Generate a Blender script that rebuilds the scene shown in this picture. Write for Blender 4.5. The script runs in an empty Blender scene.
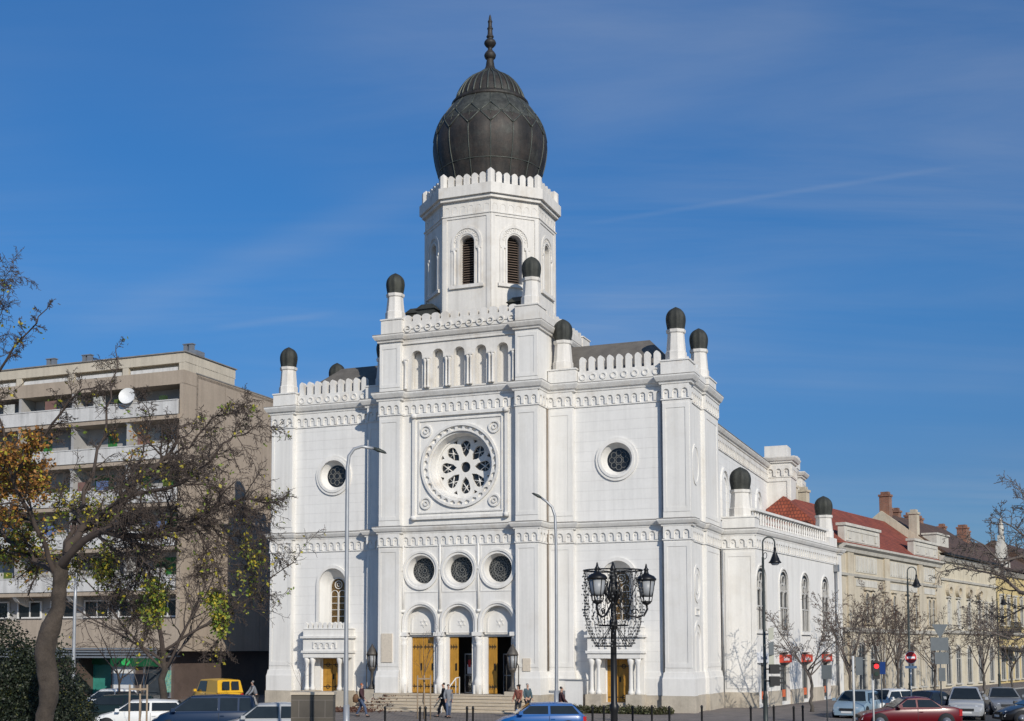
import bpy, bmesh, math, random
from math import sin, cos, pi, radians, sqrt, atan2
from mathutils import Vector, Matrix
from mathutils.geometry import tessellate_polygon
SC = bpy.context.scene
COL = SC.collection
# ---------------------------------------------------------------- camera numbers
F = 1290.0; PITCH = radians(4.5); EYE = 3.55; HZ = 649.0; CX = 480.0; ZK = 1290 / 1261
CY = HZ - F * math.tan(PITCH)
def at(px, Z, z=0.0):
    """ground position of something seen in column px at distance Z"""
    Z *= ZK; return ((px - CX) / F * (Z * cos(PITCH) + (z - EYE) * sin(PITCH)), Z, z)
def zat(py, Z):
    """height of something seen on row py at distance Z"""
    Z *= ZK; b = (CY - py) / F
    return EYE + Z * (sin(PITCH) + b * cos(PITCH)) / (cos(PITCH) - b * sin(PITCH))
def xyz(px, py, Z):
    z = zat(py, Z); return Vector(at(px, Z, z))
# ---------------------------------------------------------------- materials
MATS = {}
def mat(name, col, rough=0.7, var=0.12, scale=1.5, streak=0.0, bump=0.0, bscale=20.0, metal=0.0, fine=0.0, joint=0.0, jstep=0.55, spec=None, coat=0.0, col2=None, emit=0.0, stain=None, stain_amt=0.0, stain_scale=0.6):
    m = bpy.data.materials.new(name); m.use_nodes = True
    nt = m.node_tree; N = nt.nodes; L = nt.links
    bs = N['Principled BSDF']
    bs.inputs['Roughness'].default_value = rough
    bs.inputs['Metallic'].default_value = metal
    if spec is not None: bs.inputs['Specular IOR Level'].default_value = spec
    if coat: bs.inputs['Coat Weight'].default_value = coat; bs.inputs['Coat Roughness'].default_value = 0.05
    tc = N.new('ShaderNodeTexCoord')
    def noise(sc, det=5, vec=None, rgh=0.6):
        n = N.new('ShaderNodeTexNoise'); n.inputs['Scale'].default_value = sc; n.inputs['Detail'].default_value = det; n.inputs['Roughness'].default_value = rgh
        L.new(vec if vec else tc.outputs['Object'], n.inputs['Vector']); return n.outputs['Fac']
    def rng(x, a, b, lo, hi):
        r = N.new('ShaderNodeMapRange'); r.inputs[1].default_value = a; r.inputs[2].default_value = b; r.inputs[3].default_value = lo; r.inputs[4].default_value = hi
        L.new(x, r.inputs[0]); return r.outputs[0]
    def mul(a, b):
        q = N.new('ShaderNodeMath'); q.operation = 'MULTIPLY'; L.new(a, q.inputs[0]); L.new(b, q.inputs[1]); return q.outputs[0]
    fac = rng(noise(scale), 0.3, 0.7, 1 - var, 1 + var * 0.3)
    if fine: fac = mul(fac, rng(noise(scale * 14, 3), 0.3, 0.7, 1 - fine, 1 + fine * 0.4))
    if streak:
        mp = N.new('ShaderNodeMapping'); mp.inputs['Scale'].default_value = (3.0, 3.0, 0.16); L.new(tc.outputs['Object'], mp.inputs[0])
        fac = mul(fac, rng(noise(1.0, 4, mp.outputs[0]), 0.45, 0.78, 1.0, 1 - streak))
    jf = None
    if joint:
        sx = N.new('ShaderNodeSeparateXYZ'); L.new(tc.outputs['Object'], sx.inputs[0])
        d = N.new('ShaderNodeMath'); d.operation = 'DIVIDE'; L.new(sx.outputs[2], d.inputs[0]); d.inputs[1].default_value = jstep
        fr = N.new('ShaderNodeMath'); fr.operation = 'FRACT'; L.new(d.outputs[0], fr.inputs[0])
        jf = rng(fr.outputs[0], 0.0, 0.055, 0.0, 1.0)
        fac = mul(fac, rng(jf, 0, 1, 1 - joint, 1.0))
    base = N.new('ShaderNodeMix'); base.data_type = 'RGBA'; base.blend_type = 'MIX'
    base.inputs[6].default_value = (*col, 1); base.inputs[7].default_value = (*(col2 or col), 1)
    L.new(rng(noise(scale * 2.3, 6), 0.42, 0.6, 0, 1), base.inputs[0])
    src = base.outputs[2]
    if stain:
        sm = N.new('ShaderNodeMix'); sm.data_type = 'RGBA'; L.new(src, sm.inputs[6]); sm.inputs[7].default_value = (*stain, 1)
        L.new(rng(noise(stain_scale, 8, None, 0.7), 0.52, 0.72, 0, stain_amt), sm.inputs[0]); src = sm.outputs[2]
    vm = N.new('ShaderNodeVectorMath'); vm.operation = 'SCALE'; L.new(src, vm.inputs[0]); L.new(fac, vm.inputs['Scale'])
    L.new(vm.outputs[0], bs.inputs['Base Color'])
    if bump or joint:
        b = N.new('ShaderNodeBump'); b.inputs['Strength'].default_value = bump or 0.25; b.inputs['Distance'].default_value = 0.03
        h = noise(bscale, 4)
        if jf is not None:
            ad = N.new('ShaderNodeMath'); ad.operation = 'ADD'; L.new(rng(h, 0, 1, 0, 0.25), ad.inputs[0]); L.new(jf, ad.inputs[1]); h = ad.outputs[0]
        L.new(h, b.inputs['Height']); L.new(b.outputs[0], bs.inputs['Normal'])
    if emit:
        bs.inputs['Emission Color'].default_value = (*col, 1); bs.inputs['Emission Strength'].default_value = emit
    MATS[name] = m; return m
def tile_mat(name, col, col2, sx, sy, mortar, rough=0.8, msize=0.03, offset=0.5):
    m = mat(name, col, rough=rough, var=0.2, scale=1.2, fine=0.2)
    nt = m.node_tree; N = nt.nodes; L = nt.links; bs = N['Principled BSDF']
    tc = N.new('ShaderNodeTexCoord'); br = N.new('ShaderNodeTexBrick')
    br.inputs['Scale'].default_value = 1.0; br.inputs['Brick Width'].default_value = sx; br.inputs['Row Height'].default_value = sy; br.inputs['Mortar Size'].default_value = msize; br.offset = offset
    br.inputs['Color1'].default_value = (*col, 1); br.inputs['Color2'].default_value = (*col2, 1); br.inputs['Mortar'].default_value = (*mortar, 1)
    L.new(tc.outputs['UV'], br.inputs['Vector'])
    n = N.new('ShaderNodeTexNoise'); n.inputs['Scale'].default_value = 1.1; n.inputs['Detail'].default_value = 6; L.new(tc.outputs['Object'], n.inputs['Vector'])
    r = N.new('ShaderNodeMapRange'); r.inputs[1].default_value = .3; r.inputs[2].default_value = .7; r.inputs[3].default_value = .7; r.inputs[4].default_value = 1.12; L.new(n.outputs['Fac'], r.inputs[0])
    v = N.new('ShaderNodeVectorMath'); v.operation = 'SCALE'; L.new(br.outputs['Color'], v.inputs[0]); L.new(r.outputs[0], v.inputs['Scale']); L.new(v.outputs[0], bs.inputs['Base Color'])
    b = N.new('ShaderNodeBump'); b.inputs['Strength'].default_value = .5; b.inputs['Distance'].default_value = .03; b.invert = True; L.new(br.outputs['Fac'], b.inputs['Height']); L.new(b.outputs[0], bs.inputs['Normal'])
    return m
mat('plaster', (.765, .745, .705), .85, .06, .5, streak=.15, bump=.08, bscale=9, fine=.03, stain=(.60, .55, .47), stain_amt=.35, stain_scale=.35)
mat('plaster_joint', (.765, .75, .72), .85, .06, .5, streak=.13, fine=.03, joint=.16, jstep=.56)
mat('plaster_old', (.73, .70, .65), .88, .08, .8, streak=.2, bump=.1, bscale=9, fine=.06, stain=(.50, .43, .34), stain_amt=.55, stain_scale=.7)
mat('trim', (.765, .745, .705), .85, .07, .9, streak=.18, fine=.06, stain=(.44, .37, .29), stain_amt=.5, stain_scale=.9)
mat('coping', (.27, .255, .235), .8, .25, 2, fine=.2)
mat('plinth', (.52, .46, .37), .85, .2, 1.1, streak=.2, bump=.2, bscale=14, fine=.1, stain=(.32, .26, .2), stain_amt=.5, stain_scale=1.2)
mat('step_stone', (.56, .48, .37), .85, .2, 1.5, bump=.2, bscale=14, fine=.14, stain=(.34, .27, .19), stain_amt=.5, stain_scale=1.5)
mat('copper', (.045, .041, .037), .6, .45, .9, streak=.55, bump=.2, bscale=7, metal=.25, fine=.25, col2=(.064, .052, .044), stain=(.095, .105, .09), stain_amt=.6, stain_scale=.8)
mat('copper_patina', (.062, .066, .058), .65, .4, 1.1, streak=.5, bump=.2, bscale=8, metal=.2, fine=.25, col2=(.10, .105, .092), stain=(.05, .045, .04), stain_amt=.6)
mat('copper_seam', (.10, .11, .095), .5, .3, 2, metal=.4, fine=.2)
mat('cupola', (.048, .051, .044), .7, .4, 3, streak=.3, bump=.3, bscale=12, metal=.15, fine=.3, stain=(.075, .08, .06), stain_amt=.6)
mat('glass', (.022, .024, .027), .12, .3, 3, spec=.5)
mat('glass_stain', (.22, .13, .04), .25, .6, 9, spec=.5, col2=(.07, .045, .02))
mat('lead', (.19, .19, .18), .6, .2, 4)
mat('wood', (.50, .255, .035), .5, .22, 2.2, streak=.3, fine=.12, bump=.1, bscale=18)
mat('bronze', (.10, .088, .075), .55, .3, 4, metal=.3)
mat('iron', (.018, .018, .019), .5, .3, 6, metal=.3)
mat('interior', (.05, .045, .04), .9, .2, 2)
mat('slate', (.16, .145, .125), .75, .3, 1.5, fine=.25, bump=.4, bscale=10, joint=.3, jstep=.14)
mat('zinc', (.32, .33, .34), .45, .2, 3, metal=.5)
mat('plaque', (.68, .60, .49), .8, .15, 9, bump=.25, bscale=30, fine=.2)
mat('louvre', (.15, .11, .085), .8, .25, 4)
mat('steel', (.45, .46, .47), .35, .12, 4, metal=.7)
mat('mast', (.40, .41, .42), .45, .15, 3, streak=.15, metal=.4)
# ---------------------------------------------------------------- mesh builder
def circ(cx, cz, r, n=40, rz=None, a0=0.0):
    return [(cx + r * cos(a0 + 2 * pi * i / n), cz + (rz or r) * sin(a0 + 2 * pi * i / n)) for i in range(n)]
def arch(cx, z0, hw, zs, n=16, rise=None):
    """counter-clockwise outline of a round-arched opening: sill z0, springing zs"""
    return [(cx - hw, z0), (cx + hw, z0)] + [(cx + hw * cos(pi * i / n), zs + (rise or hw) * sin(pi * i / n)) for i in range(n + 1)]
def rect(x0, x1, z0, z1): return [(x0, z0), (x1, z0), (x1, z1), (x0, z1)]
class MB:
    def __init__(s): s.v = []; s.f = []; s.T = None; s.sm = []
    def add(s, vs, fs, smooth=False):
        o = len(s.v)
        s.v += [tuple(s.T @ Vector(p)) for p in vs] if s.T is not None else [tuple(p) for p in vs]
        for f in fs: s.f.append([o + i for i in f]); s.sm.append(smooth)
    def box(s, x0, x1, y0, y1, z0, z1):
        if x0 > x1: x0, x1 = x1, x0
        if y0 > y1: y0, y1 = y1, y0
        if z0 > z1: z0, z1 = z1, z0
        s.add([(x0, y0, z0), (x1, y0, z0), (x1, y1, z0), (x0, y1, z0), (x0, y0, z1), (x1, y0, z1), (x1, y1, z1), (x0, y1, z1)],
              [(0, 3, 2, 1), (4, 5, 6, 7), (0, 1, 5, 4), (1, 2, 6, 5), (2, 3, 7, 6), (3, 0, 4, 7)])
    def taper(s, x0, x1, y0, y1, z0, z1, d):
        s.add([(x0, y0, z0), (x1, y0, z0), (x1, y1, z0), (x0, y1, z0), (x0 + d, y0 + d, z1), (x1 - d, y0 + d, z1), (x1 - d, y1 - d, z1), (x0 + d, y1 - d, z1)],
              [(0, 3, 2, 1), (4, 5, 6, 7), (0, 1, 5, 4), (1, 2, 6, 5), (2, 3, 7, 6), (3, 0, 4, 7)])
    def plate(s, outer, holes, y0, y1, back=True):
        loops = [outer] + list(holes); flat = [p for l in loops for p in l]
        tris = tessellate_polygon([[Vector((p[0], p[1], 0)) for p in l] for l in loops])
        n = len(flat); vs = [(p[0], y0, p[1]) for p in flat] + [(p[0], y1, p[1]) for p in flat]; fs = []
        for t in tris:
            a, b, c = [Vector(flat[i]) for i in t]
            cr = (b.x - a.x) * (c.y - a.y) - (b.y - a.y) * (c.x - a.x)
            q = t if cr > 0 else (t[0], t[2], t[1])
            fs.append(tuple(q))
            if back: fs.append((q[0] + n, q[2] + n, q[1] + n))
        o = 0
        for li, l in enumerate(loops):
            k = len(l)
            for i in range(k):
                j = (i + 1) % k; q = (o + i, o + i + n, o + j + n, o + j)
                ar = sum(l[a][0] * l[(a + 1) % k][1] - l[(a + 1) % k][0] * l[a][1] for a in range(k))
                fs.append(q if (ar > 0) == (li == 0) else q[::-1])
            o += k
        s.add(vs, fs)
    def loft(s, la, ya, lb, yb, smooth=False):
        n = len(la); s.add([(p[0], ya, p[1]) for p in la] + [(p[0], yb, p[1]) for p in lb], [(i, i + n, (i + 1) % n + n, (i + 1) % n) for i in range(n)], smooth)
    def cap(s, l, y): s.add([(p[0], y, p[1]) for p in l], [tuple(range(len(l)))])
    def frame(s, lo, li, y0, y1):
        """a moulding between two loops of equal count, front at y0"""
        n = len(lo); vs = [(p[0], y0, p[1]) for p in lo] + [(p[0], y0, p[1]) for p in li] + [(p[0], y1, p[1]) for p in lo] + [(p[0], y1, p[1]) for p in li]; fs = []
        for i in range(n):
            j = (i + 1) % n
            fs += [(i, j, n + j, n + i), (2 * n + i, 2 * n + j, j, i), (n + i, n + j, 3 * n + j, 3 * n + i)]
        s.add(vs, fs)
    def lathe(s, prof, n, cx=0, cy=0, ph=0.0, smooth=True, cap=True):
        vs = []; fs = []
        for r, z in prof:
            for i in range(n): a = ph + 2 * pi * i / n; vs.append((cx + r * cos(a), cy + r * sin(a), z))
        for k in range(len(prof) - 1):
            for i in range(n): j = (i + 1) % n; fs.append((k * n + i, k * n + j, (k + 1) * n + j, (k + 1) * n + i))
        if cap:
            fs.append(tuple(range(n))[::-1]); fs.append(tuple((len(prof) - 1) * n + i for i in range(n)))
        s.add(vs, fs, smooth)
    def tube(s, pts, rad, n=6, smooth=True, cap=True):
        pts = [Vector(p) for p in pts]; m = len(pts)
        if not isinstance(rad, (list, tuple)): rad = [rad] * m
        vs = []; fs = []; ref = None
        for i, p in enumerate(pts):
            d = (pts[min(i + 1, m - 1)] - pts[max(i - 1, 0)])
            if d.length < 1e-9: d = Vector((0, 0, 1))
            d.normalize()
            if ref is None: ref = Vector((1, 0, 0)) if abs(d.x) < .9 else Vector((0, 1, 0))
            a = (ref - d * ref.dot(d)); a.normalize(); b = d.cross(a); ref = a
            for k in range(n): t = 2 * pi * k / n; vs.append(p + (a * cos(t) + b * sin(t)) * rad[i])
        for i in range(m - 1):
            for k in range(n): l = (k + 1) % n; fs.append((i * n + k, i * n + l, (i + 1) * n + l, (i + 1) * n + k))
        if cap and n > 2: fs.append(tuple(range(n))[::-1]); fs.append(tuple((m - 1) * n + k for k in range(n)))
        s.add(vs, fs, smooth)
    def sweep(s, path, prof, closed=False):
        """profile of (outward offset, z) swept along a plan path, outward = right of travel"""
        n = len(path); P = [Vector(p) for p in path]; off = []
        for i in range(n):
            d1 = (P[i] - P[i - 1]) if (closed or i > 0) else None; d2 = (P[(i + 1) % n] - P[i]) if (closed or i < n - 1) else None
            if d1 is None: d1 = d2
            if d2 is None: d2 = d1
            n1 = Vector((d1.y, -d1.x)).normalized(); n2 = Vector((d2.y, -d2.x)).normalized()
            off.append((n1 + n2) / max(.25, 1 + n1.dot(n2)))
        k = len(prof); vs = []; fs = []
        for i in range(n):
            for o, z in prof: q = P[i] + off[i] * o; vs.append((q.x, q.y, z))
        for i in range(n if closed else n - 1):
            j = (i + 1) % n
            for a in range(k): b = (a + 1) % k; fs.append((i * k + a, j * k + a, j * k + b, i * k + b))
        if not closed: fs.append(tuple(range(k))[::-1]); fs.append(tuple((n - 1) * k + a for a in range(k)))
        s.add(vs, fs)
    def frieze(s, p0, p1, z0, z1, dep=.1, pitch=.45, y=None):
        """row of small hanging arches along p0 -> p1 on the right of travel"""
        p0 = Vector(p0); p1 = Vector(p1); L_ = (p1 - p0).length
        n = max(1, round(L_ / pitch)); w = L_ / n; d = (p1 - p0) / L_; nr = Vector((d.y, -d.x)); leg = .17 * w; r = w / 2 - leg
        zs = z0 + (z1 - z0) * .42; zt = zs + r * 1.1
        pl = [(0, z0)]
        for i in range(n):
            c = (i + .5) * w
            pl += [(c - r, z0), (c - r, zs)] + [(c - r * cos(pi * k / 6), zs + (zt - zs) * sin(pi * k / 6)) for k in range(1, 6)] + [(c + r, zs), (c + r, z0)]
        pl += [(L_, z0)]
        m = len(pl); vs = []
        for o in (dep, -.02):
            for a, z in pl: q = p0 + d * a + nr * o; vs.append((q.x, q.y, z))
            for a, z in pl: q = p0 + d * a + nr * o; vs.append((q.x, q.y, z1))
        fs = []
        for i in range(m - 1):
            if abs(pl[i][0] - pl[i + 1][0]) > 1e-6: fs.append((i, i + 1, m + i + 1, m + i))
            fs.append((i + 1, i, 2 * m + i, 2 * m + i + 1))
        fs += [(0, m, 3 * m, 2 * m), (m - 1, 3 * m - 1, 4 * m - 1, 2 * m - 1), (m, 2 * m - 1, 4 * m - 1, 3 * m)]
        s.add(vs, fs)
        for i in range(n):   # a small boss inside each arch
            c = p0 + d * ((i + .5) * w); q = [(c + d * (r * .45 * cos(pi * k / 4)) + nr * (dep * .5), zs + r * .1 + r * .45 * sin(pi * k / 4)) for k in range(8)]
            q2 = [(c + d * (r * .45 * cos(pi * k / 4)), zs + r * .1 + r * .45 * sin(pi * k / 4)) for k in range(8)]
            s.add([(a.x, a.y, z) for a, z in q] + [(a.x, a.y, z) for a, z in q2], [tuple(range(8))] + [(k, (k + 1) % 8, 8 + (k + 1) % 8, 8 + k) for k in range(8)])
    def build(s, name, m, parent=None, smooth=None, sharp=None, fix=True):
        me = bpy.data.meshes.new(name); me.from_pydata(s.v, [], s.f)
        if fix and len(s.f) < 60000:
            pass
        me.polygons.foreach_set('use_smooth', s.sm if smooth is None else [smooth] * len(s.f))
        me.update()
        if sharp: me.set_sharp_from_angle(angle=radians(sharp))
        o = bpy.data.objects.new(name, me)
        for q in (m if isinstance(m, (list, tuple)) else [m]): me.materials.append(MATS[q] if isinstance(q, str) else q)
        COL.objects.link(o)
        if parent is not None: o.parent = parent
        return o
def boxuv(o, s=1.0, roof=False):
    me = o.data; uv = me.uv_layers.new(name='UVMap')
    for p in me.polygons:
        n = p.normal; t = Vector((0, 0, 1)).cross(n)
        if t.length < 1e-3: t = Vector((1, 0, 0))
        t.normalize(); b = n.cross(t)
        for li in p.loop_indices: c = me.vertices[me.loops[li].vertex_index].co; uv.data[li].uv = (c.dot(t) * s, c.dot(b) * s)
def tag(o, label, cat, group=None, kind=None):
    if label: o['label'] = label
    if cat: o['category'] = cat
    if group: o['group'] = group
    if kind: o['kind'] = kind
    return o
def thing(name, label, cat, loc=(0, 0, 0), rz=0.0, group=None):
    o = bpy.data.objects.new(name, None); o.empty_display_size = .3; COL.objects.link(o); o.location = loc; o.rotation_euler = (0, 0, rz); return tag(o, label, cat, group)
def dup(root, loc, rz=0.0, label=None, group=None, sc=None):
    r = root.copy(); COL.objects.link(r); r.location = loc; r.rotation_euler = (0, 0, rz)
    if sc: r.scale = (sc, sc, sc)
    if label: r['label'] = label
    if group: r['group'] = group
    for ch in list(root.children):
        c = ch.copy(); COL.objects.link(c); c.parent = r
        for g in list(ch.children): d = g.copy(); COL.objects.link(d); d.parent = c
    return r
def one(name, mb, m, label, cat, group=None, loc=(0, 0, 0), rz=0.0, **k):
    o = mb.build(name, m, None, **k); o.location = loc; o.rotation_euler = (0, 0, rz); return tag(o, label, cat, group)
# ================================================================ the synagogue (local x = along the front, y = into the building)
AX = atan2(535, 1294); UU = Vector((cos(AX), -sin(AX))); VV = Vector((sin(AX), cos(AX)))
ORG = Vector((11.347, 70.096)) - UU * 13.12
def bw(s, v, z=0): q = ORG + UU * s + VV * v; return Vector((q.x, q.y, z))
syn = thing('synagogue', 'large white moorish synagogue with a rose window and a dark onion dome', 'synagogue', (ORG.x, ORG.y, 0), -AX); syn.scale = (1, 1, 1.011)
OUT = [(-13.3, 7.3), (-13.3, 0), (-11.75, 0), (-11.75, .35), (-6.55, .35), (-6.55, 0), (-5.0, 0), (-5.0, -1.5), (-3.62, -1.5), (-3.62, -1.1), (3.62, -1.1), (3.62, -1.5), (5.0, -1.5), (5.0, 0),
       (6.55, 0), (6.55, .35), (11.75, .35), (11.75, 0), (13.3, 0), (13.3, .5), (13.1, .5), (13.1, 3.6), (13.3, 3.6), (13.3, 7.3)]
# --- wing walls, left and right of the tower
for sg in (-1, 1):
    c = 9.03 * sg
    hole_o = circ(c, 14.05, .93, 40); hole_i = circ(c, 14.05, .68, 40)
    ha = arch(c, 5.05, .93, 7.45, 20); hi = arch(c, 5.05, .56, 7.3, 20)
    zd = .98 if sg < 0 else .6; hd = rect(c - .66, c + .66, zd, 2.95)
    w = MB(); w.plate(rect(min(sg * 6.5, sg * 11.8), max(sg * 6.5, sg * 11.8), 0, 18.4), [hole_o, ha, hd], .35, 1.2)
    w.build('wing_wall', 'plaster_joint', syn)
    g = MB(); g.cap(circ(c, 14.05, .70, 40), .75); rw = g.build('round_window', 'glass', syn)
    t = MB(); t.loft(hole_o, .36, hole_i, .74, True); t.frame(circ(c, 14.05, 1.22, 40), circ(c, 14.05, .97, 40), .25, .36); t.frame(circ(c, 14.05, 1.06, 40), circ(c, 14.05, .92, 40), .20, .36); t.build('surround', 'plaster', rw)
    tr = MB()
    for k in range(8):
        a = k * pi / 4; tr.frame(circ(c + .4 * cos(a), 14.05 + .4 * sin(a), .17, 14), circ(c + .4 * cos(a), 14.05 + .4 * sin(a), .145, 14), .71, .75)
    tr.frame(circ(c, 14.05, .19, 16), circ(c, 14.05, .16, 16), .71, .75); tr.build('tracery', 'lead', rw)
    g = MB(); g.cap(arch(c, 5.12, .52, 7.3, 20), 1.08); aw = g.build('arched_window', 'glass_stain', syn)
    t = MB(); t.loft(ha, .36, hi, 1.0); t.frame(hi, arch(c, 5.12, .5, 7.3, 20), .97, 1.1); t.frame(arch(c, 5.05, 1.12, 7.45, 20), arch(c, 5.05, .93, 7.45, 20), .24, .36); t.build('surround', 'plaster', aw)
    tr = MB(); tr.box(c - .035, c + .035, 1.02, 1.09, 5.12, 6.95)
    for q in (-.26, .26): tr.frame(arch(c + q, 5.12, .245, 6.85, 12), arch(c + q, 5.12, .215, 6.85, 12), 1.02, 1.09)
    tr.frame(circ(c, 7.42, .26, 20), circ(c, 7.42, .225, 20), 1.02, 1.09); tr.frame(circ(c, 7.42, .12, 12), circ(c, 7.42, .09, 12), 1.03, 1.09)
    for zz in (5.5, 5.9, 6.3, 6.7): tr.box(c - .5, c + .5, 1.05, 1.085, zz - .015, zz + .015)
    tr.build('tracery', 'trim', aw)
    # portico under the arched window: columns, entablature and a small battlement
    p = MB(); x0, x1 = c - 1.5, c + 1.5
    p.plate(rect(x0, x1, 3.0, 4.15), [], -.62, .36)
    p.box(x0 - .09, x1 + .09, -.71, .36, 3.28, 3.42); p.box(x0 - .14, x1 + .14, -.76, .36, 4.15, 4.28); p.box(x0, x1, -.62, .36, 4.28, 4.72)
    p.box(x0 - .04, x1 + .04, -.66, .36, 4.68, 4.75)
    k = 9
    for i in range(k):
        a = x0 + (x1 - x0) * (i + .5) / k; p.plate([(a - .11, 4.75), (a + .11, 4.75), (a + .11, 5.02), (a, 5.12), (a - .11, 5.02)], [], -.62, -.42)
    p.frieze((x0 + .7, -.62), (x1 - .7, -.62), 3.55, 3.95, .07, .36)
    p.box(c - 1.5, c - .72, .12, .36, 1.05, 3.0); p.box(c + .72, c + 1.5, .12, .36, 1.05, 3.0)
    p.build('portico', 'plaster', syn)
    for q in (-1.32, -.92, .92, 1.32):
        cl = MB(); cl.lathe([(.17, 1.05), (.17, 1.2), (.13, 1.25), (.115, 1.4), (.105, 2.6), (.15, 2.7), (.18, 2.85), (.18, 3.0)], 14, c + q, -.42); cl.build('column', 'plaster', syn)
    b = MB(); b.box(c - 1.6, c - .7, -.72, .3, 0, 1.05); b.box(c + .7, c + 1.6, -.72, .3, 0, 1.05); b.box(c - .7, c + .7, -.9, .8, 0, zd - .3); b.box(c - .7, c + .7, -.5, .8, zd - .3, zd - .004); b.build('portico_base', 'plinth', syn)
    d = MB(); d.box(c - .655, c - .012, .38, .46, zd, 2.94); d.box(c + .012, c + .655, .38, .46, zd, 2.94)
    for sx in (-1, 1):
        for zz in (zd + .06, 1.5, 2.0, 2.45): d.box(c + sx * .09, c + sx * .56, .362, .38, zz, zz + .4)
    dr = d.build('door', 'wood', syn)
    e = MB()
    for sx in (-1, 1):
        for zz in (zd + .25, 2.55):
            e.box(c + sx * .05, c + sx * .6, .352, .361, zz, zz + .05)
            e.frame(circ(c + sx * .3, zz + .02, .13, 12), circ(c + sx * .3, zz + .02, .09, 12), .35, .361)
    e.build('hinge', 'iron', dr); e = MB(); e.box(c + .05, c + .13, .31, .361, 1.7, 2.0); e.build('handle', 'iron', dr)
# --- corner piers, inner pilasters, tower body
for sg in (-1, 1):
    def X(a, b): return (min(a * sg, b * sg), max(a * sg, b * sg))
    w = MB(); a, b = X(11.75, 13.3); w.box(a, b, 0, .5, 0, 18.4); w.box(a, b, 3.6, 7.3, 0, 18.4); a, b = X(11.8, 13.1); w.box(a, b, .45, 3.65, 0, 18.4)
    # framed panels on the pier faces
    for (z0, z1) in ((2.5, 9.3), (10.95, 16.9)):
        a, b = X(11.75, 13.3); w.frame(rect(a + .03, b - .03, z0, z1), rect(a + .2, b - .26, z0 + .25, z1 - .25), -.028, .02); w.T = Matrix.Translation((sg * 13.3, 5.45, 0)) @ Matrix.Rotation(pi / 2 * sg, 4, 'Z'); w.frame(rect(-1.8, 1.8, z0, z1), rect(-1.4, 1.4, z0 + .25, z1 - .25), -.025, .02); w.T = None
    w.build('corner_pier', 'plaster', syn)
    w = MB(); a, b = X(4.9, 6.55); w.box(a, b, 0, 1.0, 0, 18.4)
    for (z0, z1) in ((2.5, 9.3), (10.95, 16.9)):
        a, b = X(5.02, 6.55); w.frame(rect(a + .02, b - .03, z0, z1), rect(a + .2, b - .3, z0 + .25, z1 - .25), -.025, .02)
    w.build('pilaster', 'plaster', syn)
    w = MB(); a, b = X(3.62, 5.0); w.box(a, b, -1.5, 1.0, 0, 21.5)
    for (z0, z1) in ((2.5, 9.3), (10.95, 16.9), (18.75, 21.25)):
        w.frame(rect(a + .02, b - .02, z0, z1), rect(a + .17, b - .24, z0 + .2, z1 - .2), -1.53, -1.49)
    w.build('tower_pier', 'plaster', syn)
    # side reliefs: blind oval and niche on the flank
    for q in range(4):
        r = MB(); r.T = Matrix.Translation((sg * 13.1, 2.05, 0)) @ Matrix.Rotation(pi / 2 * sg, 4, 'Z')
        if q == 0: r.frame(circ(0, 13.75, .84, 32, 1.15), circ(0, 13.75, .68, 32, .97), -.05, .02); r.plate(circ(0, 13.75, .7, 32, .99), [], -.012, .0)
        if q == 1: r.frame(circ(0, 7.1, .84, 32, 1.05), circ(0, 7.1, .70, 32, .89), -.05, .02); r.frame(circ(0, 7.1, .5, 24, .6), circ(0, 7.1, .44, 24, .53), -.03, .01)
        if q == 2: r.frame(arch(0, 1.9, .84, 4.2, 16), arch(0, 1.9, .70, 4.15, 16), -.05, .02); r.frame(arch(0, 1.9, .5, 4.0, 16), arch(0, 1.9, .44, 3.98, 16), -.03, .01)
        if q == 3: r.frame(rect(-.5, .5, 5.35, 5.75), rect(-.4, .4, 5.42, 5.68), -.06, .02)
        r.build('flank_relief', 'plaster', syn)
# --- central bay wall with rose window, three round windows and three portals
BX = (-2.4, 0.0, 2.4)
rose_o = circ(.05, 14.0, 2.38, 64)
holes = [rose_o] + [circ(x, 8.03, .86, 40) for x in BX] + [arch(x, .9, .98, 5.05, 20) for x in BX]
w = MB(); w.plate(rect(-3.65, 3.65, 0, 18.4), holes, -1.1, -.05); w.build('tower_front_wall', 'plaster', syn)
t = MB(); R0 = (.05, 14.0)
t.frame(circ(*R0, 2.44, 64), circ(*R0, 2.30, 64), -1.24, -1.09); sc_h = []
for k in range(30):   # ring of little arches round the window
    a = 2 * pi * (k + .5) / 30; ux = Vector((cos(a), sin(a))); tx = Vector((-sin(a), cos(a))); base = Vector(R0); q = [base + ux * 2.02 + tx * -.17, base + ux * 2.02 + tx * .17]
    q = [base + ux * (2.06) - tx * .04, base + ux * 2.16 - tx * .165] + [base + ux * (2.16 + .15 * sin(pi * i / 6)) - tx * (.165 * cos(pi * i / 6)) for i in range(1, 6)] + [base + ux * 2.16 + tx * .165, base + ux * 2.06 + tx * .04]
    sc_h.append([(v.x, v.y) for v in q][::-1])
t.plate(circ(*R0, 2.36, 90), sc_h + [circ(*R0, 2.0, 90)], -1.16, -1.0)
t.frame(circ(*R0, 2.40, 64), circ(*R0, 1.96, 64), -1.04, -.95)
t.frame(circ(*R0, 2.03, 64), circ(*R0, 1.90, 64), -1.02, -.80); t.loft(circ(*R0, 1.90, 64), -.98, circ(*R0, 1.80, 64), -.34, True); t.frame(circ(*R0, 1.84, 64), circ(*R0, 1.71, 64), -.40, -.2)
t.frame(rect(-2.95, 3.05, 10.95, 17.1), rect(-2.78, 2.88, 11.12, 16.93), -1.26, -1.09); t.frame(rect(-2.6, 2.7, 11.3, 16.75), rect(-2.52, 2.62, 11.38, 16.67), -1.17, -1.09)
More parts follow.
